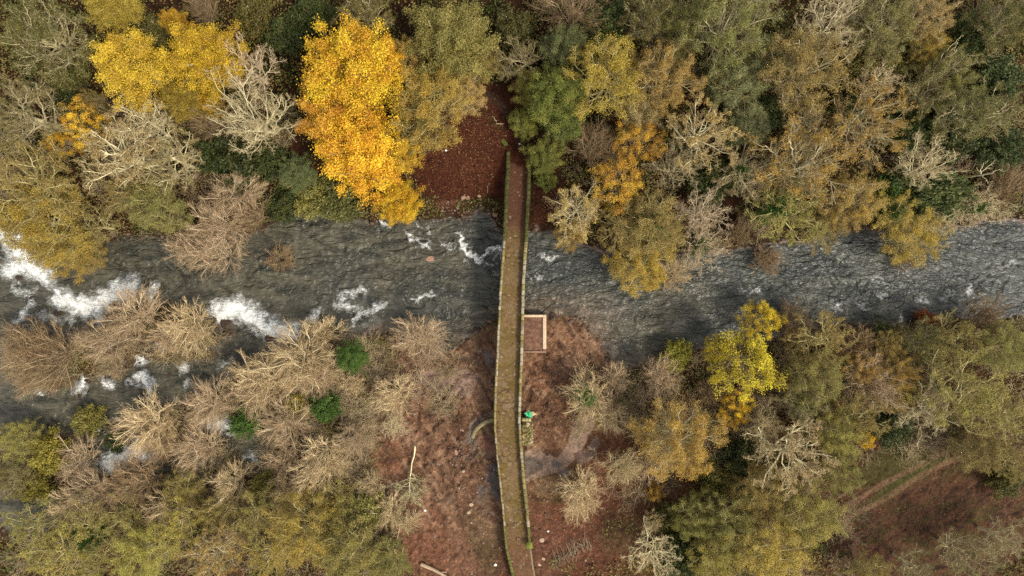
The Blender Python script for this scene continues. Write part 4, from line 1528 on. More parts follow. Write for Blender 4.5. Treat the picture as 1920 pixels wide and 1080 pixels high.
NVAR = {'dense': 3, 'airy': 2, 'leafy': 4, 'oak': 4, 'bare': 4, 'twiggy': 7, 'bush': 3, 'snag': 2}
PROTO = {k_: [make_tree_meshes(k_, 100 * i + 7 * j + 1) for j in range(n_)] for i, (k_, n_) in enumerate(NVAR.items())}
IVY = []
for s_ in range(2):
    r = np.random.default_rng(500 + s_)
    n_ = 2600
    a = r.uniform(0, 6.28, n_)
    hh = r.uniform(0, 1, n_) ** 0.8
    rad = 0.35 + 1.0 * np.abs(r.normal(0, 1, n_)) * (0.4 + 0.6 * hh)
    cx_, cy_ = 0.5 * np.sin(hh * 3), 0.4 * np.cos(hh * 4)
    pos = np.stack([rad * np.cos(a) * .8 + cx_, rad * np.sin(a) * .8 + cy_, 1.0 + 6.8 * hh], 1)
    v, fc = leaves_at(pos, 0.13, r)
    g = Geo()
    g.add(v, fc, 0, np.repeat(r.uniform(0, 1, n_), 4))
    IVY.append(g.mesh('ivy', [M_LEAF], False, 'tint'))

# colours: (leaf one, leaf two, bark)
PALE = (0.58, 0.51, 0.31)
GREYB = (0.41, 0.355, 0.205)
OLIVEB = (0.40, 0.345, 0.150)
PINKB = (0.54, 0.44, 0.30)
CREAM = (0.64, 0.54, 0.34)
BROWNB = (0.20, 0.155, 0.095)
PAL = {
    'moss': ((0.098, 0.100, 0.024), (0.190, 0.170, 0.040), GREYB),
    'lemon': ((0.40, 0.29, 0.018), (0.70, 0.54, 0.036), BROWNB),
    'gold': ((0.58, 0.30, 0.018), (0.82, 0.56, 0.034), BROWNB),
    'amber': ((0.46, 0.225, 0.022), (0.66, 0.41, 0.040), BROWNB),
    'yellow': ((0.46, 0.275, 0.022), (0.67, 0.45, 0.034), GREYB),
    'ochre': ((0.303, 0.205, 0.031), (0.429, 0.300, 0.049), OLIVEB),
    'orange': ((0.282, 0.170, 0.035), (0.390, 0.250, 0.053), GREYB),
    'rust': ((0.165, 0.120, 0.034), (0.245, 0.180, 0.050), GREYB),
    'tan': ((0.322, 0.215, 0.075), (0.429, 0.300, 0.098), PALE),
    'olive': ((0.168, 0.150, 0.034), (0.275, 0.235, 0.055), OLIVEB),
    'dull': ((0.083, 0.078, 0.019), (0.156, 0.130, 0.031), GREYB),
    'brown': ((0.195, 0.140, 0.038), (0.282, 0.205, 0.055), OLIVEB),
    'green': ((0.100, 0.118, 0.024), (0.225, 0.215, 0.046), OLIVEB),
    'sage': ((0.110, 0.125, 0.045), (0.190, 0.190, 0.070), OLIVEB),
    'dark': ((0.036, 0.052, 0.013), (0.085, 0.095, 0.024), BROWNB),
    'bright': ((0.050, 0.100, 0.014), (0.105, 0.175, 0.028), BROWNB),
    'lime': ((0.235, 0.205, 0.032), (0.345, 0.295, 0.052), OLIVEB),
    'red': ((0.200, 0.055, 0.020), (0.270, 0.100, 0.030), PINKB),
    'white': ((0.200, 0.150, 0.060), (0.280, 0.200, 0.080), PALE),
    'grey': ((0.150, 0.125, 0.045), (0.210, 0.165, 0.060), GREYB),
    'pink': ((0.250, 0.150, 0.075), (0.300, 0.190, 0.090), PINKB),
    'cream': ((0.30, 0.23, 0.10), (0.38, 0.28, 0.12), CREAM),
    'brownbark': ((0.200, 0.120, 0.060), (0.250, 0.160, 0.080), (0.33, 0.25, 0.15)),
}
NAMES = {'dense': 'leafy_tree', 'airy': 'leafy_tree', 'leafy': 'autumn_tree', 'oak': 'thinning_tree', 'bare': 'bare_tree', 'twiggy': 'twiggy_tree', 'bush': 'bush', 'snag': 'dead_tree'}
GROUPS = {'airy': 'airy yellow and orange trees', 'dense': 'densely leaved autumn trees', 'leafy': 'half leafy autumn trees', 'oak': 'trees that keep only a few leaves', 'bare': 'bare branched trees',
          'twiggy': 'fine twigged bare trees', 'bush': 'bushes of the undergrowth', 'snag': 'dead snags'}
TWIG = {k_: np.array((0.78, 0.70, 0.62)) for k_ in FORMS}
TWIG['leafy'] = np.array((0.95, 0.90, 0.85))
TWIG['bare'] = np.array((0.80, 0.74, 0.68))
TWIG['twiggy'] = np.array((0.80, 0.70, 0.61))
CATS = {'bush': 'bush', 'snag': 'dead tree'}
GROW = {'dense': 1.04, 'airy': 1.08, 'leafy': 1.15, 'oak': 1.14, 'bare': 1.12, 'twiggy': 1.12, 'bush': 1.25}
count = {k_: 0 for k_ in NVAR}
tr_rng = np.random.default_rng(77)


def tree(px, py, rp, form, pal, label, hs=1.0, el=1.0, rot=None, ivy=0, var=None):
    """a tree whose crown, seen from the drone, is centred at (px, py) with a radius of rp photo pixels"""
    f = FORMS[form]
    rp = rp * GROW.get(form, 1.0)
    z = 3.0
    zc_ = 6.0
    for _ in range(5):
        s = rp * K * (HC - zc_)
        sc = s / f['R']
        sz = hs * (0.35 + 0.65 * sc)
        x, y = at(px, py, zc_)
        z = float(ground(x, y))
        zc_ = z + f['H'] * sz * 0.80
    vi = count[form] % NVAR[form] if var is None else var
    count[form] += 1
    mt, mc = PROTO[form][vi]
    o = empty(NAMES[form], (x, y, z - 0.1), tr_rng.uniform(0, 6.28) if rot is None else rot)
    if form == 'twiggy':          # willows lean and spread unevenly
        el *= tr_rng.uniform(0.72, 1.4)
        o.rotation_euler.x, o.rotation_euler.y = tr_rng.uniform(-.28, .28), tr_rng.uniform(-.28, .28)
    o.scale = (sc * el ** 0.5, sc / el ** 0.5, sz)
    tag(o, label, CATS.get(form, 'tree'), GROUPS[form])
    a, b, bark = (np.array(q) for q in PAL[pal])
    k1 = tr_rng.uniform(0.82, 1.15)
    hue = np.array([tr_rng.uniform(.90, 1.06), 1.0, tr_rng.uniform(.9, 1.2)])
    bk = bark * tr_rng.uniform(0.88, 1.1)
    tk = link('trunk', mt, o)
    cr = link('crown', mc, o)
    tw_ = bk * TWIG[form]
    for p_ in (tk, cr):
        p_['bark_color'] = [float(q) for q in (bk if p_ is tk else tw_)]
        p_['leaf_color'] = [float(q) for q in a * k1 * hue]
        p_['leaf_color_two'] = [float(q) for q in b * k1 * hue]
    if ivy:
        iv = link('ivy', IVY[(ivy - 1) % 2], o)
        iv['leaf_color'] = [0.040, 0.090, 0.014]
        iv['leaf_color_two'] = [0.085, 0.150, 0.024]
        iv['label'] = 'green ivy climbing the trunk'
    return o

T = tree
# ---- north bank, left quarter
T(60, 55, 80, 'leafy', 'dull', 'big dull olive tree filling the top left corner', 1.0)
T(200, 2, 52, 'dense', 'ochre', 'ochre gold tree cut by the top edge above the twin yellow trees', .9)
T(318, 34, 23, 'dense', 'amber', 'small orange gold tree above the gap of the twin yellow trees', 1.1)
T(232, 117, 80, 'dense', 'yellow', 'left of the twin round yellow trees', 1.0)
T(378, 100, 74, 'dense', 'yellow', 'right of the twin round yellow trees', 1.0)
T(340, 178, 46, 'dense', 'ochre', 'ochre lower tree tucked under the right twin yellow tree', .9)
T(388, 188, 30, 'dense', 'yellow', 'small yellow crown between the twin yellow trees and the white bare tree', .9)
T(455, 118, 62, 'bare', 'pink', 'pinkish bare tree right of the twin yellow trees', 1.0)
T(462, 208, 84, 'bare', 'white', 'big white branched bare tree left of the great golden tree', 1.05)
T(35, 215, 82, 'oak', 'grey', 'greyish brown tree with fine boughs at the left edge under the corner tree', 1.0)
T(152, 228, 42, 'airy', 'gold', 'orange gold tree below the left twin yellow tree', .9)
T(102, 268, 27, 'airy', 'gold', 'small bright yellow tree at the tip of the orange gold tree', 1.0)
T(165, 190, 26, 'leafy', 'rust', 'small rust tree under the left twin yellow tree', .8)
T(260, 232, 62, 'bare', 'white', 'pale crooked bare tree directly below the twin yellow trees', .95)
T(210, 285, 80, 'oak', 'white', 'wide pale tree with sparse leaves below the orange gold tree', 1.0)
T(318, 295, 62, 'oak', 'white', 'pale twisted tree left of the dark green bush', .9)
T(50, 345, 88, 'oak', 'brown', 'broad olive brown tree on the left edge above the rapids', 1.0)
T(392, 235, 40, 'twiggy', 'brownbark', 'thin brown twiggy tree below the ochre lower tree', .9)
T(440, 300, 46, 'bush', 'dark', 'large dark green bush below the white branched bare tree', 1.4)
T(392, 292, 30, 'bush', 'dark', 'dark green bush left of the large dark bush', 1.2)
T(552, 322, 38, 'dense', 'sage', 'grey green tree under the lower left edge of the great golden tree', .7)
T(410, 350, 50, 'twiggy', 'pink', 'pinkish twiggy tree below the dark green bushes', .9)
T(370, 18, 38, 'twiggy', 'brownbark', 'dim thin twiggy tree near the top edge right of the small gold tree', .9)
T(290, 62, 34, 'bush', 'dull', 'flat dull green bush above the twin yellow trees', .8)
T(530, 60, 36, 'bush', 'dark', 'dark bush in the shade left of the great golden tree top', 1.0)
T(470, 25, 34, 'bush', 'dull', 'dull bush by the top edge left of the great golden tree', 1.0)
T(585, 22, 34, 'bush', 'dark', 'dark bush by the top edge above the great golden tree', 1.0)
T(120, 130, 32, 'bush', 'dull', 'dull bush in the dark gap left of the twin yellow trees', 1.0)
T(110, 190, 28, 'bush', 'dark', 'dark bush below the gap left of the twin yellow trees', 1.0)
T(500, 300, 30, 'bush', 'dark', 'dark bush between the grey green tree and the large dark bush', 1.0)
T(640, 375, 38, 'bush', 'dull', 'dull green bush at the water under the great golden tree', 1.0)
T(585, 372, 34, 'bush', 'olive', 'olive bush at the water under the grey green tree', 1.0)
T(525, 375, 34, 'bush', 'dark', 'dark bush at the water where the pink twigged trees end', 1.0)
# ---- the great golden tree group
T(650, 122, 102, 'dense', 'gold', 'great golden tree, the brightest and largest of the yellow crowns', 1.15, 1.0, None, 0, 0)
T(618, 215, 74, 'dense', 'amber', 'orange tinted middle crown of the great golden group', 1.05, 1.0, None, 0, 1)
T(705, 110, 55, 'dense', 'gold', 'golden crown at the right shoulder of the great golden tree', 1.1)
T(672, 285, 92, 'dense', 'gold', 'golden crown reaching down towards the river from the great golden tree', 1.0, 1.0, None, 0, 2)
T(742, 282, 50, 'dense', 'yellow', 'yellow crown with dark gaps beside the north clearing', .95)
T(744, 377, 46, 'dense', 'gold', 'small bright yellow tree leaning over the river left of the clearing', .85)
T(750, 108, 40, 'leafy', 'orange', 'orange brown tree at the right of the great golden tree top', 1.0)
T(680, 12, 52, 'leafy', 'dull', 'dull tree cut by the top edge above the great golden tree', .9)
# ---- north bank, middle
T(845, 65, 84, 'dense', 'olive', 'big round olive green tree at the top left of the clearing', .95)
T(805, 185, 80, 'leafy', 'ochre', 'ochre brown tree between the great golden tree and the clearing', .95)
T(872, 170, 42, 'leafy', 'tan', 'tan twigged tree at the top of the north clearing', .8)
T(768, 235, 48, 'leafy', 'brown', 'brown tree with bare lower boughs beside the north clearing', .9)
T(905, 112, 40, 'leafy', 'brown', 'brown tree right of the big round olive tree', .8)
T(973, 108, 48, 'oak', 'grey', 'dim greyish tree above the bridge path', .9)
T(965, 50, 34, 'bush', 'dull', 'dull bush above the dim greyish tree at the top of the path', 1.1)
T(1058, 85, 50, 'dense', 'sage', 'grey green tree right of the dim greyish tree', .9)
T(1075, 8, 70, 'twiggy', 'brownbark', 'dark brown radiating bare tree cut by the top edge', 1.0)
T(1045, 178, 62, 'dense', 'green', 'bright green tree above the far end of the bridge', .95)
T(1000, 160, 42, 'dense', 'olive', 'olive tree at the left of the bright green tree', .8)
T(985, 228, 34, 'dense', 'green', 'low green tree overhanging the far end of the bridge', .6)
T(1060, 228, 40, 'dense', 'green', 'dark edged green tree below the bright green tree', .75)
T(1022, 288, 37, 'dense', 'green', 'rounded green tree touching the right parapet', .65)
T(1022, 334, 18, 'bush', 'green', 'small green bush under the rounded green tree', 1.0)
T(1142, 138, 80, 'leafy', 'ochre', 'large ochre tree right of the bright green tree', 1.0)
T(1250, 140, 66, 'leafy', 'orange', 'orange brown tree right of the large ochre tree', 1.0)
T(1205, 205, 46, 'leafy', 'tan', 'tan boughed tree above the golden orange tree', .9)
T(1198, 262, 46, 'airy', 'amber', 'golden orange tree above the tan tree by the river', .95)
T(1160, 340, 54, 'airy', 'amber', 'lower golden orange tree leaning towards the tan tree', .85)
T(1108, 280, 44, 'twiggy', 'brownbark', 'brown twiggy tree left of the golden orange trees', .9)
T(1085, 388, 60, 'oak', 'tan', 'tan orange tree on the north bank right of the bridge', 1.0)
T(1072, 440, 30, 'leafy', 'orange', 'small orange tree over the water below the tan orange tree', .7)
T(1132, 25, 45, 'bush', 'dark', 'dark bush right of the radiating bare tree', 1.2)
T(1225, 25, 58, 'leafy', 'dull', 'dull olive tree cut by the top edge above the orange brown tree', .9)
T(1290, 45, 55, 'leafy', 'moss', 'olive tree by the top edge right of the dull olive tree', .9)
T(1325, 250, 74, 'oak', 'tan', 'large tan tree with pale boughs right of the golden orange tree', 1.0)
T(1272, 305, 50, 'bare', 'grey', 'greyish bare tree beside the lower golden orange tree', .9)
T(1395, 322, 58, 'oak', 'white', 'pale thinning tree over dark ivy below the large tan tree', .85, 1.0, None, 1)
T(1335, 335, 44, 'bush', 'dark', 'dark green bush under the pale thinning tree', 1.2)
# ---- north bank, right
T(1370, 40, 84, 'leafy', 'moss', 'large olive tree at the top edge left of the crooked white oak', 1.0)
T(1512, 118, 84, 'leafy', 'rust', 'big rusty brown tree in the upper right wood', 1.0)
T(1460, 100, 46, 'leafy', 'moss', 'mossy olive tree at the left side of the rusty brown tree', .9)
T(1388, 150, 60, 'leafy', 'sage', 'sage green tree below the large olive tree', .9)
T(1400, 228, 52, 'dense', 'sage', 'sage round tree right of the large tan tree', .8)
T(1562, 42, 74, 'bare', 'white', 'crooked white branched oak at the top edge', 1.05)
T(1610, 8, 42, 'bare', 'white', 'white branched tree cut by the top edge beside the crooked oak', 1.0)
T(1672, 45, 62, 'leafy', 'moss', 'olive brown tree right of the crooked white oak', .95)
T(1752, 18, 48, 'leafy', 'tan', 'tan tree cut by the top edge in the upper right', .95)
T(1655, 115, 46, 'bush', 'dull', 'wide dull green bush below the olive brown tree', 1.1)
T(1748, 78, 36, 'leafy', 'ochre', 'dim yellow brown tree below the tan top edge tree', .8)
T(1812, 52, 16, 'bush', 'lime', 'little yellow bush in the dark gap at upper right', 1.2)
T(1800, 105, 52, 'snag', 'white', 'white dead tree with crooked limbs in the upper right wood', 1.1)
T(1872, 95, 32, 'snag', 'white', 'small white dead tree near the right edge', 1.0)
T(1895, 30, 56, 'leafy', 'dull', 'dull dark tree in the top right corner', .9)
T(1835, 60, 40, 'bush', 'dark', 'dark bush left of the top right corner tree', 1.2)
T(1880, 145, 44, 'bush', 'dark', 'dark green bush below the small white dead tree', 1.2)
T(1790, 130, 50, 'leafy', 'moss', 'olive tree beneath the white dead tree', .8)
T(1640, 225, 84, 'oak', 'orange', 'large bare oak with orange leaves in the right wood', 1.0, 1.0, None, 0, 0)
T(1652, 148, 44, 'bare', 'cream', 'pale bare limbs tree above the large orange leaved oak', .95)
T(1752, 165, 54, 'oak', 'moss', 'olive thinning tree right of the pale bare limbs tree', .9)
T(1822, 205, 62, 'leafy', 'moss', 'olive leafy tree near the right edge of the wood', .9)
T(1892, 205, 52, 'oak', 'moss', 'olive thinning tree at the right edge', .9)
T(1530, 302, 96, 'oak', 'orange', 'widest bare oak with orange leaves above the river', 1.0, 1.0, None, 0, 1)
T(1522, 228, 46, 'bare', 'grey', 'grey bare tree at the top of the widest orange oak', .9)
T(1465, 300, 40, 'bare', 'grey', 'grey bare tree at the left of the widest orange oak', .9)
T(1748, 302, 54, 'bare', 'white', 'pale bare tree alone over the dark hollow at right', .9)
T(1862, 318, 38, 'snag', 'cream', 'cream dead tree above the river at the right edge', .8)
T(1890, 268, 40, 'bush', 'dark', 'dark bush above the river at the right edge', 1.2)
T(1800, 250, 44, 'bush', 'dark', 'dark green bush left of the broken snag', 1.2)
T(1760, 358, 52, 'bush', 'dark', 'long dark green bush on the bank at right', 1.0, 1.8, 0.0)
T(1668, 360, 30, 'bush', 'bright', 'green bush on the bank beside the ochre riverside tree', 1.0)
T(1600, 190, 30, 'bush', 'dark', 'dark bush in the gap above the large orange leaved oak', 1.0)
T(1440, 210, 34, 'bush', 'dark', 'dark bush in the gap left of the grey bare tree', 1.0)
T(1710, 245, 38, 'bush', 'dark', 'dark bush right of the large orange leaved oak', 1.0)
# ---- trees along the north waterline
T(60, 410, 82, 'leafy', 'ochre', 'ochre tree leaning over the rapids at the left edge', .95)
T(112, 470, 52, 'leafy', 'ochre', 'small ochre tree over the water below the leaning ochre tree', .7)
T(165, 420, 46, 'oak', 'brown', 'brown thinning tree over the water left of the olive riverside tree', .8)
T(165, 480, 28, 'leafy', 'brown', 'small brown tree dipping into the water above the left rapids', .6)
T(285, 385, 56, 'leafy', 'olive', 'olive riverside tree at the left above calm water', .8)
T(225, 360, 44, 'oak', 'brown', 'brown tree behind the olive riverside tree', .9)
T(395, 418, 62, 'twiggy', 'pink', 'pink twigged tree over the water, upper of the pair at left', 1.0)
T(400, 470, 60, 'twiggy', 'pink', 'pink twigged tree over the water, lower of the pair at left', .9)
T(340, 470, 46, 'twiggy', 'pink', 'pink twigged tree left of the lower pink riverside tree', .8)
T(515, 490, 30, 'twiggy', 'brownbark', 'small faint twig bush growing over the mid river', .6)
T(470, 400, 44, 'twiggy', 'brownbark', 'brown twigged tree right of the pink riverside pair', .8)
T(1165, 420, 52, 'oak', 'brown', 'brown thinning tree on the waterline right of the tan orange tree', .9)
T(1230, 420, 66, 'leafy', 'brown', 'olive brown tree on the waterline above the low ochre tree', .9, 1.0, None, 2)
T(1205, 495, 58, 'leafy', 'ochre', 'low ochre tree leaning far out over the river', .75)
T(1320, 395, 58, 'bare', 'pink', 'pale pink bare tree on the waterline at centre right', .9)
T(1325, 465, 50, 'bare', 'pink', 'pink bare tree leaning out below the pale pink tree', .75, 1.0, None, 1)
T(1262, 515, 38, 'twiggy', 'cream', 'cream twigged tree at the river tip right of the low ochre tree', .7)
T(1432, 490, 32, 'twiggy', 'brownbark', 'sparse twig bush over the water left of the wide olive oak', .6)
T(1395, 440, 34, 'twiggy', 'brownbark', 'sparse twig tree on the bank left of the wide olive oak', .8)
T(1480, 390, 80, 'oak', 'olive', 'wide olive oak with pale limbs on the waterline', .95, 1.0, None, 2, 2)
T(1545, 430, 46, 'oak', 'brown', 'brown tree over the water right of the wide olive oak', .8)
T(1612, 375, 52, 'leafy', 'orange', 'orange tree on the waterline right of the wide olive oak', .85)
T(1570, 400, 40, 'leafy', 'brown', 'brown leafy tree between the wide olive oak and the orange waterline tree', .8)
T(1690, 395, 50, 'oak', 'ochre', 'ochre thinning tree on the waterline at right', .8, 1.0, None, 1)
T(1722, 435, 60, 'leafy', 'ochre', 'ochre leafy tree hanging over the river at right', .75)
T(1700, 492, 26, 'twiggy', 'brownbark', 'thin drowned twig bush below the ochre hanging tree', .6)
T(1790, 400, 44, 'bare', 'white', 'pale bare tree with ivy over the water at right', .75, 1.0, None, 2)
T(1855, 382, 46, 'bare', 'cream', 'cream bare tree with ivy over the water near the right edge', .7, 1.0, None, 1)
T(1898, 360, 40, 'twiggy', 'brownbark', 'brown twig tree on the waterline at the right edge', .8)
# ---- islands and rapids at the left
T(235, 600, 54, 'twiggy', 'pink', 'reddish twigged willow on the island below the rapids', .8)
T(345, 605, 52, 'twiggy', 'cream', 'beige twigged willow on the island right of the reddish one', .8)
T(300, 628, 34, 'twiggy', 'pink', 'low pinkish willow at the lower rim of the island', .6)
T(75, 672, 78, 'twiggy', 'brownbark', 'broad tan willow on the island at the left edge', .8)
T(185, 645, 52, 'twiggy', 'pink', 'tan willow between the broad left one and the reddish one', .75)
T(215, 702, 16, 'twiggy', 'pink', 'tiny willow in the lower pool beside the foam', .6)
# ---- south bank, left
T(548, 672, 70, 'twiggy', 'cream', 'cream willow just right of the white rapids', .9)
T(495, 718, 56, 'twiggy', 'cream', 'cream willow lower left of the one beside the rapids', .8)
T(598, 628, 38, 'twiggy', 'cream', 'small cream willow at the waterline right of the rapids', .7)
T(656, 672, 33, 'dense', 'bright', 'bright green ivy covered tree on the south bank', .75)
T(605, 764, 27, 'bush', 'bright', 'bright green bush below the ivy covered tree', 1.2)
T(560, 762, 22, 'bush', 'lime', 'small yellowish bush left of the bright green bush', 1.0)
T(610, 700, 34, 'twiggy', 'cream', 'little cream willow left of the ivy covered tree', .7)
T(785, 632, 52, 'twiggy', 'pink', 'pinkish round willow on the gravel left of the bridge', .8)
T(650, 722, 26, 'twiggy', 'cream', 'little cream willow under the ivy covered tree', .7)
T(740, 742, 46, 'twiggy', 'cream', 'cream willow on the mud left of the bridge', .8)
T(735, 802, 28, 'bare', 'white', 'small lichen white tree above the fallen trees', .6)
T(465, 745, 46, 'twiggy', 'pink', 'pink willow below the cream pair by the rapids', .8)
T(388, 756, 50, 'twiggy', 'pink', 'pink willow on the lower pool bank', .8)
T(265, 792, 62, 'twiggy', 'cream', 'broad beige willow on the lower pool bank', .85)
T(520, 798, 54, 'twiggy', 'pink', 'pink willow left of the bright green bush', .8)
T(580, 725, 40, 'twiggy', 'pink', 'pink willow between the cream willow and the bright green bush', .8)
T(300, 838, 44, 'twiggy', 'brownbark', 'brown willow between the white foam patches', .7)
T(370, 852, 52, 'twiggy', 'pink', 'pink willow right of the lower foam patch', .75)
T(145, 870, 46, 'twiggy', 'pink', 'pink willow over the lower foam right of the yellow bushes', .7)
T(250, 912, 56, 'twiggy', 'brownbark', 'brown willow below the lower foam patch', .75)
T(170, 930, 50, 'twiggy', 'pink', 'pink willow below the yellow bushes', .75)
T(428, 908, 46, 'twiggy', 'cream', 'cream willow leaning left below the small dark pool', .8)
T(590, 856, 62, 'twiggy', 'cream', 'large cream radiating willow above the olive wood', .85)
T(652, 815, 40, 'twiggy', 'pink', 'pinkish willow left of the small lichen white tree', .75)
T(520, 880, 44, 'twiggy', 'pink', 'pink willow left of the large radiating cream willow', .75)
T(78, 852, 34, 'bush', 'lime', 'upper of two yellow green bushes at the lower left', 1.2)
T(52, 918, 30, 'bush', 'lime', 'lower of two yellow green bushes at the lower left', 1.2)
T(25, 830, 42, 'leafy', 'olive', 'olive tree at the left edge below the dark pool', .7)
T(18, 900, 38, 'leafy', 'grey', 'greyish tree at the left edge beside the lower yellow bush', .7)
T(160, 790, 26, 'bush', 'olive', 'olive bush at the rim of the lower pool', .9)
T(455, 795, 26, 'bush', 'bright', 'green bush between the pink willows', 1.0)
T(210, 830, 20, 'bush', 'dark', 'dark bush beside the narrow foam streak', .9)
# ---- lower left olive wood
T(55, 1000, 62, 'oak', 'olive', 'olive oak with pale boughs above the bottom left corner', .85)
T(105, 1045, 62, 'oak', 'lime', 'yellow green tree in the bottom left corner', .85)
T(150, 975, 46, 'oak', 'olive', 'pale limbed olive tree right of the bottom left oak', .8)
T(222, 980, 50, 'oak', 'olive', 'olive tree below the brown willow', .8)
T(262, 1040, 58, 'leafy', 'lime', 'yellow green tree at the bottom edge left of the orange boughed one', .85)
T(330, 985, 50, 'oak', 'lime', 'yellowish tree above the orange boughed bottom tree', .85)
T(398, 1045, 62, 'oak', 'orange', 'orange leaved tree with white boughs at the bottom edge', .9)
T(480, 975, 58, 'oak', 'olive', 'olive tree below the cream leaning willow', .85)
T(560, 1005, 72, 'leafy', 'ochre', 'wide ochre tree in the lower left wood', .9)
T(625, 950, 50, 'oak', 'olive', 'olive tree left of the fallen trees', .8)
T(650, 1045, 66, 'leafy', 'olive', 'broad olive tree at the bottom edge left of the stump', .85)
T(498, 1052, 52, 'oak', 'ochre', 'ochre tree at the bottom edge under the wide ochre tree', .85)
T(335, 925, 40, 'leafy', 'brown', 'brown olive tree below the pink willows', .75)
T(724, 1060, 44, 'leafy', 'olive', 'olive tree at the bottom edge below the stump', .7)
T(690, 960, 34, 'bush', 'olive', 'olive bush left of the second fallen tree', 1.0)
T(400, 965, 38, 'leafy', 'brown', 'brown tree between the olive tree and the yellowish tree', .75)
T(175, 1050, 40, 'oak', 'olive', 'pale boughed tree between the two yellow green bottom trees', .85)
T(160, 1010, 26, 'bush', 'bright', 'green bush among the lower left olive trees', 1.0)
T(492, 920, 30, 'bush', 'olive', 'olive bush above the wide ochre tree', 1.0)
T(300, 958, 44, 'twiggy', 'cream', 'beige twigged tree above the orange leaved bottom tree', .85)
T(522, 935, 46, 'twiggy', 'cream', 'beige twigged tree over the wide ochre tree', .9)
T(440, 1005, 36, 'twiggy', 'pink', 'pinkish twigged tree among the lower left olive crowns', .9)
T(130, 948, 40, 'twiggy', 'cream', 'beige twigged tree above the pale limbed olive tree', .85)
T(590, 930, 34, 'twiggy', 'pink', 'pinkish twigged tree below the large radiating cream willow', .8)
T(733, 962, 36, 'twiggy', 'cream', 'pale feathery bush between the two fallen trees', .6)
T(688, 912, 30, 'twiggy', 'cream', 'pale feathery bush at the broken butt of the forked fallen tree', .6)
T(765, 985, 24, 'twiggy', 'cream', 'small pale feathery bush right of the thin birch pole', .5)
# ---- south bank, right of the bridge
T(1112, 742, 48, 'twiggy', 'cream', 'pale twigged tree with green ivy above the sand flat', .85, 1.0, None, 1)
T(1148, 775, 38, 'twiggy', 'cream', 'pale twigged tree at the lower right of the ivy one', .75)
T(1155, 720, 34, 'twiggy', 'pink', 'pinkish twig tree behind the ivy twigged tree', .75)
T(1245, 712, 42, 'twiggy', 'pink', 'round pinkish tree under the yellow green bush on the bank', .85)
T(1273, 665, 25, 'bush', 'lime', 'yellow green bush at the waterline left of the bright yellow tree', 1.2)
T(1165, 882, 40, 'twiggy', 'white', 'pale grey twig tree between the sand flat and the orange tree', .8)
T(1098, 932, 50, 'twiggy', 'cream', 'cream twigged tree right of the bridge ramp', .85)
T(1278, 832, 78, 'leafy', 'orange', 'round orange tree with radiating grey limbs', .95)
T(1222, 868, 36, 'twiggy', 'pink', 'thin pinkish twig tree left of the round orange tree', .7)
T(1229, 927, 15, 'bush', 'orange', 'little orange bush on the leaf litter', 1.2)
T(1402, 690, 72, 'airy', 'lemon', 'bright yellow tree alone on the south bank', .95, 1.0, None, 0, 1)
T(1432, 602, 42, 'airy', 'lemon', 'yellow upper crown reaching over the river above the bright yellow tree', .8)
T(1382, 768, 34, 'airy', 'gold', 'golden low crown under the bright yellow tree', .75)
T(1350, 655, 28, 'airy', 'lemon', 'small yellow crown at the left of the bright yellow tree', .8)
T(1488, 615, 38, 'twiggy', 'brownbark', 'thin brown twig tree over the river right of the bright yellow tree', .8)
T(1548, 640, 60, 'oak', 'brown', 'brown riverside tree right of the bright yellow tree', .85)
T(1615, 648, 46, 'twiggy', 'brownbark', 'brown twigged riverside tree right of the brown leafy one', .85)
T(1535, 712, 56, 'leafy', 'olive', 'olive tree right of the bright yellow tree', .85)
T(1625, 692, 36, 'leafy', 'orange', 'orange tree among the brown riverside trees', .85)
T(1692, 702, 40, 'leafy', 'orange', 'larger orange tree near the pale limbed oak', .85)
T(1672, 655, 34, 'leafy', 'brown', 'brown tree above the larger orange tree', .8)
T(1732, 640, 44, 'leafy', 'dull', 'dull tree at the waterline left of the red bush', .8)
T(1745, 603, 20, 'bush', 'red', 'red bush at the waterline on the right', 1.1)
T(1662, 628, 22, 'bush', 'sage', 'sage bush at the waterline right of the brown twigged tree', 1.2)
T(1802, 635, 54, 'oak', 'olive', 'olive tree at the waterline right of the red bush', .85)
T(1855, 612, 44, 'twiggy', 'brownbark', 'brown twig tree over the river near the right edge', .85)
T(1905, 655, 52, 'leafy', 'olive', 'olive tree at the right edge below the river', .9)
T(1815, 735, 84, 'oak', 'olive', 'large olive oak with pale limbs above the meadow track', .95, 1.0, None, 0, 0)
T(1890, 780, 64, 'oak', 'olive', 'olive oak with pale limbs at the right edge', .95, 1.0, None, 0, 3)
T(1750, 772, 56, 'bare', 'white', 'pale bare tree left below the large olive oak', .9)
T(1645, 722, 58, 'twiggy', 'pink', 'pink twigged tree leaning right between the olive trees', .85)
T(1690, 745, 32, 'leafy', 'ochre', 'small ochre tree right of the pink leaning one', .8)
T(1620, 785, 54, 'oak', 'brown', 'brown thinning tree above the small orange bush', .85)
T(1517, 760, 54, 'oak', 'grey', 'grey thinning tree below the olive tree', .85, 1.0, None, 2)
T(1580, 820, 48, 'leafy', 'olive', 'olive tree above the wide pale oak', .85)
T(1488, 862, 84, 'oak', 'white', 'wide pale thinning oak in the lower right wood', .95)
T(1435, 800, 42, 'oak', 'white', 'pale thinning tree at the upper left of the wide pale oak', .85)
T(1585, 890, 42, 'leafy', 'olive', 'olive tree beside the start of the meadow', .8)
T(1628, 826, 14, 'bush', 'gold', 'small orange gold bush at the meadow corner', 1.3)
T(1430, 930, 54, 'leafy', 'brown', 'brown tree below the wide pale oak', .8)
T(1370, 985, 58, 'leafy', 'olive', 'larger olive tree in the lower wood left of the meadow', .85)
T(1310, 980, 48, 'leafy', 'olive', 'smaller olive tree left of the larger olive one above the bottom edge', .8)
T(1525, 970, 62, 'leafy', 'olive', 'rounded olive tree touching the meadow', .85)
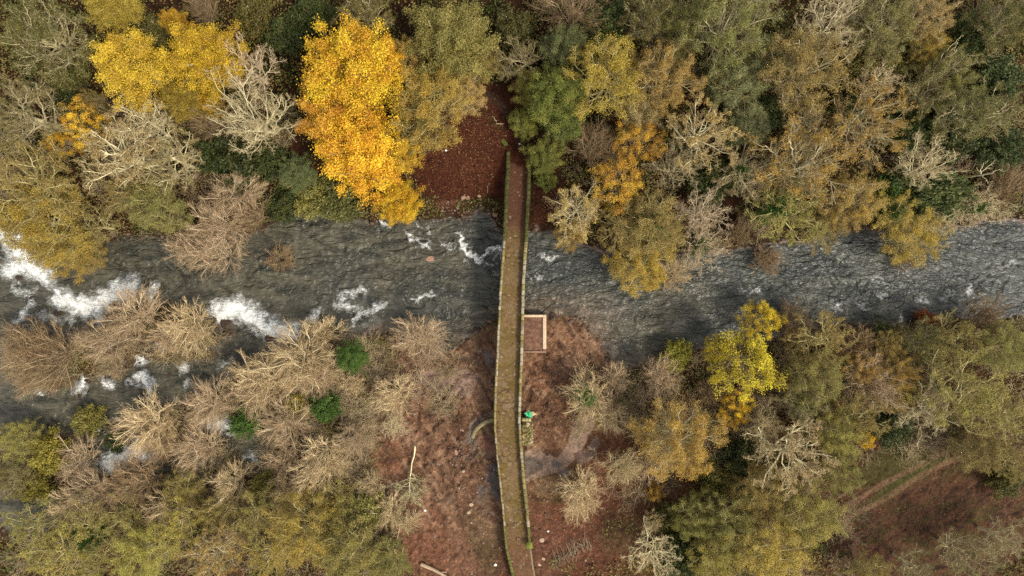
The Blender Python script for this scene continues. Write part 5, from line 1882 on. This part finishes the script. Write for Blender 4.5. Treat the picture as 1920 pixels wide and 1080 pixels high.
T(1450, 1040, 70, 'leafy', 'ochre', 'large ochre tree on the bottom edge', .9)
T(1350, 1055, 54, 'leafy', 'lime', 'yellowish tree on the bottom edge left of the large ochre one', .85)
T(1228, 1045, 54, 'bare', 'white', 'pale bare tree at the bottom edge right of the brushwood', .85)
T(1285, 1050, 42, 'bush', 'dark', 'dark bush at the bottom edge beside the pale bare tree', 1.2)
T(1238, 985, 24, 'twiggy', 'white', 'small grey twig tree above the bottom edge bare tree', .8)
T(1250, 975, 26, 'bush', 'dull', 'dull bush beside the small grey twig tree', 1.0)
T(1350, 905, 32, 'bush', 'dull', 'dull bush below the round orange tree', 1.0)
T(1395, 860, 34, 'bush', 'dark', 'dark bush left of the wide pale oak', 1.0)
T(1330, 745, 30, 'twiggy', 'brownbark', 'brown twig tree left under the bright yellow tree', .8)
T(1845, 850, 42, 'leafy', 'brown', 'brown tree at the upper rim of the meadow', .8)
T(1905, 868, 42, 'oak', 'brown', 'brown thinning tree at the right rim of the meadow', .85)
T(1680, 800, 34, 'bush', 'dark', 'dark bush under the trees at the upper rim of the meadow', 1.0)
T(1822, 1048, 58, 'oak', 'grey', 'large pale thinning tree in the bottom right corner', .8)
T(1896, 1022, 44, 'bare', 'grey', 'grey bare tree in the bottom right corner', .9)
T(1718, 1068, 40, 'oak', 'grey', 'grey thinning tree at the bottom edge of the meadow', .8)
T(1640, 1078, 34, 'leafy', 'brown', 'brown tree at the bottom edge beside the meadow', .8)
T(1898, 905, 30, 'bush', 'dull', 'dull bush at the right edge of the meadow', .9)

# ------------------------------------------------------------------ fallen trees on the south shore


def fallen(base, tip, label, stem_r, crown_from, n_br, spread, pal, seed, cut=False):
    r = np.random.default_rng(seed)
    x0, y0, z0 = on_ground(*base)
    x1, y1, z1 = on_ground(*tip)
    o = empty('fallen_tree', (x0, y0, z0))
    tag(o, label, 'fallen tree', 'fallen trees')
    L = math.hypot(x1 - x0, y1 - y0)
    d = np.array([(x1 - x0) / L, (y1 - y0) / L, 0.02])
    n = 12
    t = np.linspace(0, 1, n)[:, None]
    P = np.array([0, 0, 0.45]) + t * np.array([x1 - x0, y1 - y0, z1 - z0 + 0.5]) + np.c_[np.cumsum(r.normal(0, .07, (n, 2)), 0), np.zeros(n)]
    P = P[None]
    R = np.linspace(stem_r, 0.045, n)[None]
    gt, gc = Geo(), Geo()
    tubes(gt, P, R, 8)
    l1, r1 = spawn(P, R, n_br, crown_from, 1.0, 18, 95, spread / L, 7, 0.20, 0.03, r, 0.3, 0.42, 0.016)
    l1[..., 2] = np.maximum(l1[..., 2], 0.15)
    tubes(gt, l1, r1, 5)
    l2, r2 = spawn(l1, r1, 6, 0.2, 1.0, 20, 65, 0.5, 5, 0.16, 0.03, r, 0.4, 0.55, 0.011)
    tubes(gc, l2, r2, 3)
    l3, r3 = spawn(l2, r2, 6, 0.2, 1.0, 20, 55, 0.6, 3, 0.12, 0.03, r, 0.5, 0.6, 0.008)
    tubes(gc, l3, r3, 3)
    pos, bid = along(l3, 1, r, .3, 1.1, .06)
    v, fc = leaves_at(pos[::3], 0.10, r)
    gc.add(v, fc, 1, np.repeat(r.uniform(0, 1, len(pos[::3])), 4))
    a, b, bark = PAL[pal]
    for nm, gg, mats in (('trunk', gt, [M_BARK]), ('crown', gc, [M_BARK, M_LEAF])):
        q_ = link(nm, gg.mesh(nm, mats, nm == 'trunk', 'tint'), o)
        q_['bark_color'] = [float(c_) * (1.0 if nm == 'trunk' else 0.72) for c_ in bark]
        q_['leaf_color'] = list(PAL['olive'][0])
        q_['leaf_color_two'] = list(PAL['olive'][1])
    return o


fallen((777, 833), (769, 925), 'fallen tree with a straight white trunk and a spray of twigs', 0.11, 0.52, 26, 3.4, 'white', 3)
fallen((757, 955), (751, 1016), 'thin fallen birch pole below the white trunk of the fallen tree', 0.05, 0.10, 12, 2.4, 'grey', 9)
fallen((723, 908), (668, 952), 'fallen tree with forked limbs pointing lower left from a broken butt', 0.14, 0.2, 12, 4.0, 'grey', 4)
fallen((722, 910), (728, 1000), 'fallen tree with drooping limbs pointing down from the broken butt', 0.10, 0.15, 13, 4.4, 'grey', 6)

# ------------------------------------------------------------------ undergrowth nobody could count: one object
r = np.random.default_rng(21)
n_ = 520000
x = r.uniform(-76, 76, n_)
y = r.uniform(-46, 46, n_)
outer = r.random(n_) < 0.36
x[outer] = r.uniform(-115, 115, outer.sum())
y[outer] = r.uniform(-75, 75, outer.sum())
px_, py_ = to_px(x, y)
i_, j_ = np.clip(np.searchsorted(TX, x), 0, len(TX) - 1), np.clip(np.searchsorted(TY, y), 0, len(TY) - 1)
dens = fbm(px_ / 34, py_ / 34, 4, 131)
clear = np.zeros(n_)
for e in ((885, 300, 125, 115, 0), (960, 210, 60, 40, 0), (1000, 380, 60, 80, 0), (900, 790, 215, 190, 0), (830, 960, 130, 160, -.3), (1060, 700, 110, 110, 0), (1120, 920, 170, 130, 0), (975, 1040, 90, 80, 0),
          (1770, 960, 250, 140, -.45), (1690, 870, 110, 70, -.45)):
    clear = np.maximum(clear, sstep(1.1, 0.9, ell(px_, py_, e) + (dens - .5) * .6))
sd_ = SD[j_, i_]
prob = sstep(0.26, 0.52, dens) * (1 - 0.985 * clear) * (sd_ > 4)
prob = np.maximum(prob, 0.5 * sstep(0.4, 0.6, dens) * (ell(px_, py_, (1170, 1000, 70, 50, 0.2)) < 1))
prob = np.maximum(prob, 0.55 * (ell(px_, py_, (895, 388, 45, 14, 0)) < 1) * (sd_ > 2))
prob = np.maximum(prob, 0.7 * (np.maximum(ell(px_, py_, (1045, 1052, 18, 12, 0)), 0) < 1))
k_ = r.random(n_) < prob
x, y, px_, py_, dens = x[k_], y[k_], px_[k_], py_[k_], dens[k_]
h = 2.3 * fbm(px_ / 16, py_ / 16, 4, 140) ** 1.5
z = ground(x, y) + h * r.random(len(x)) ** 0.5 + 0.03
tone = np.clip(fbm(px_ / 30, py_ / 30, 4, 150) * 1.6 - 0.3 + r.normal(0, .15, len(x)), 0, 1)
v, fc = leaves_at(np.stack([x, y, z], 1), 0.14, r, 0.7)
c0, c1, c2_ = np.array((0.036, 0.055, 0.013)), np.array((0.130, 0.115, 0.032)), np.array((0.150, 0.090, 0.040))
cc = np.where((tone < .5)[:, None], c0 + (c1 - c0) * (tone / .5)[:, None], c1 + (c2_ - c1) * ((tone - .5) / .5)[:, None]) * r.uniform(.6, 1.4, (len(x), 1))
me = mesh_np('undergrowth', v, fc, [mat_vcol('undergrowth_leaf', 0.7, 0.2, 5.0, 0.0)], None, False, np.repeat(cc, 4, 0))
tag(link('undergrowth', me), 'low brambles ferns and ivy covering the woodland floor', 'undergrowth', None, 'stuff')

# bare bramble and sapling scrub between the trees: one object of thin twigs
r = np.random.default_rng(33)
P0 = []
for (x0, x1, y0, y1, n) in ((0, 700, 600, 960, 3300), (0, 560, 180, 440, 500), (1040, 1920, 0, 440, 420), (1180, 1920, 600, 860, 600), (640, 860, 620, 780, 160), (1080, 1260, 690, 960, 160), (0, 720, 940, 1080, 350), (1330, 1600, 860, 1080, 200)):
    qx, qy = r.uniform(x0, x1, n), r.uniform(y0, y1, n)
    P0.append(np.stack([qx, qy], 1))
P0 = np.concatenate(P0)
gx_, gy_ = (P0[:, 0] - 960) * GP, (540 - P0[:, 1]) * GP
si = SD[np.clip(np.searchsorted(TY, gy_), 0, len(TY) - 1), np.clip(np.searchsorted(TX, gx_), 0, len(TX) - 1)]
gap = fbm(P0[:, 0] / 40, P0[:, 1] / 40, 3, 301)
ok = (si > 3) & (gap > 0.40)
P0, gx_, gy_ = P0[ok], gx_[ok], gy_[ok]
n = len(P0)
NS = 9
a = r.uniform(0, 6.28, (n, NS))
el_ = np.radians(r.uniform(25, 75, (n, NS)))
d = np.stack([np.cos(a) * np.cos(el_), np.sin(a) * np.cos(el_), np.sin(el_)], -1).reshape(-1, 3)
base = np.repeat(np.stack([gx_, gy_, ground(gx_, gy_)], 1)[:, None], NS, 1).reshape(-1, 3)
ln = r.uniform(1.0, 2.6, n * NS)
l1, r1 = grow(base, d, ln, np.full(n * NS, 0.020), 4, 0.14, -0.03, r, 0.5, 0.010)
l2, r2 = spawn(l1, r1, 5, 0.25, 1.0, 20, 55, 0.5, 3, 0.14, 0.0, r, 0.5, 0.7, 0.009)
g = Geo()
tubes(g, l1, r1, 3)
tubes(g, l2, r2, 3)
shade = r.uniform(0.65, 1.25, n)
basec = np.array([(0.42, 0.33, 0.21), (0.50, 0.40, 0.245), (0.33, 0.27, 0.135), (0.36, 0.26, 0.18)])[r.integers(0, 4, n)] * shade[:, None]
c1 = np.repeat(np.repeat(basec, NS, 0), 5 * 3, 0)
c2_ = np.repeat(np.repeat(np.repeat(basec, NS, 0), 5, 0), 4 * 3, 0)
me = g.mesh('scrub', [mat_vcol('scrub_twig', 0.9, 0.2, 3.0, 0.0)], False, None, np.concatenate([c1, c2_]))
tag(link('scrub', me), 'pale bare bramble and sapling scrub filling the gaps between the trees', 'scrub', None, 'stuff')
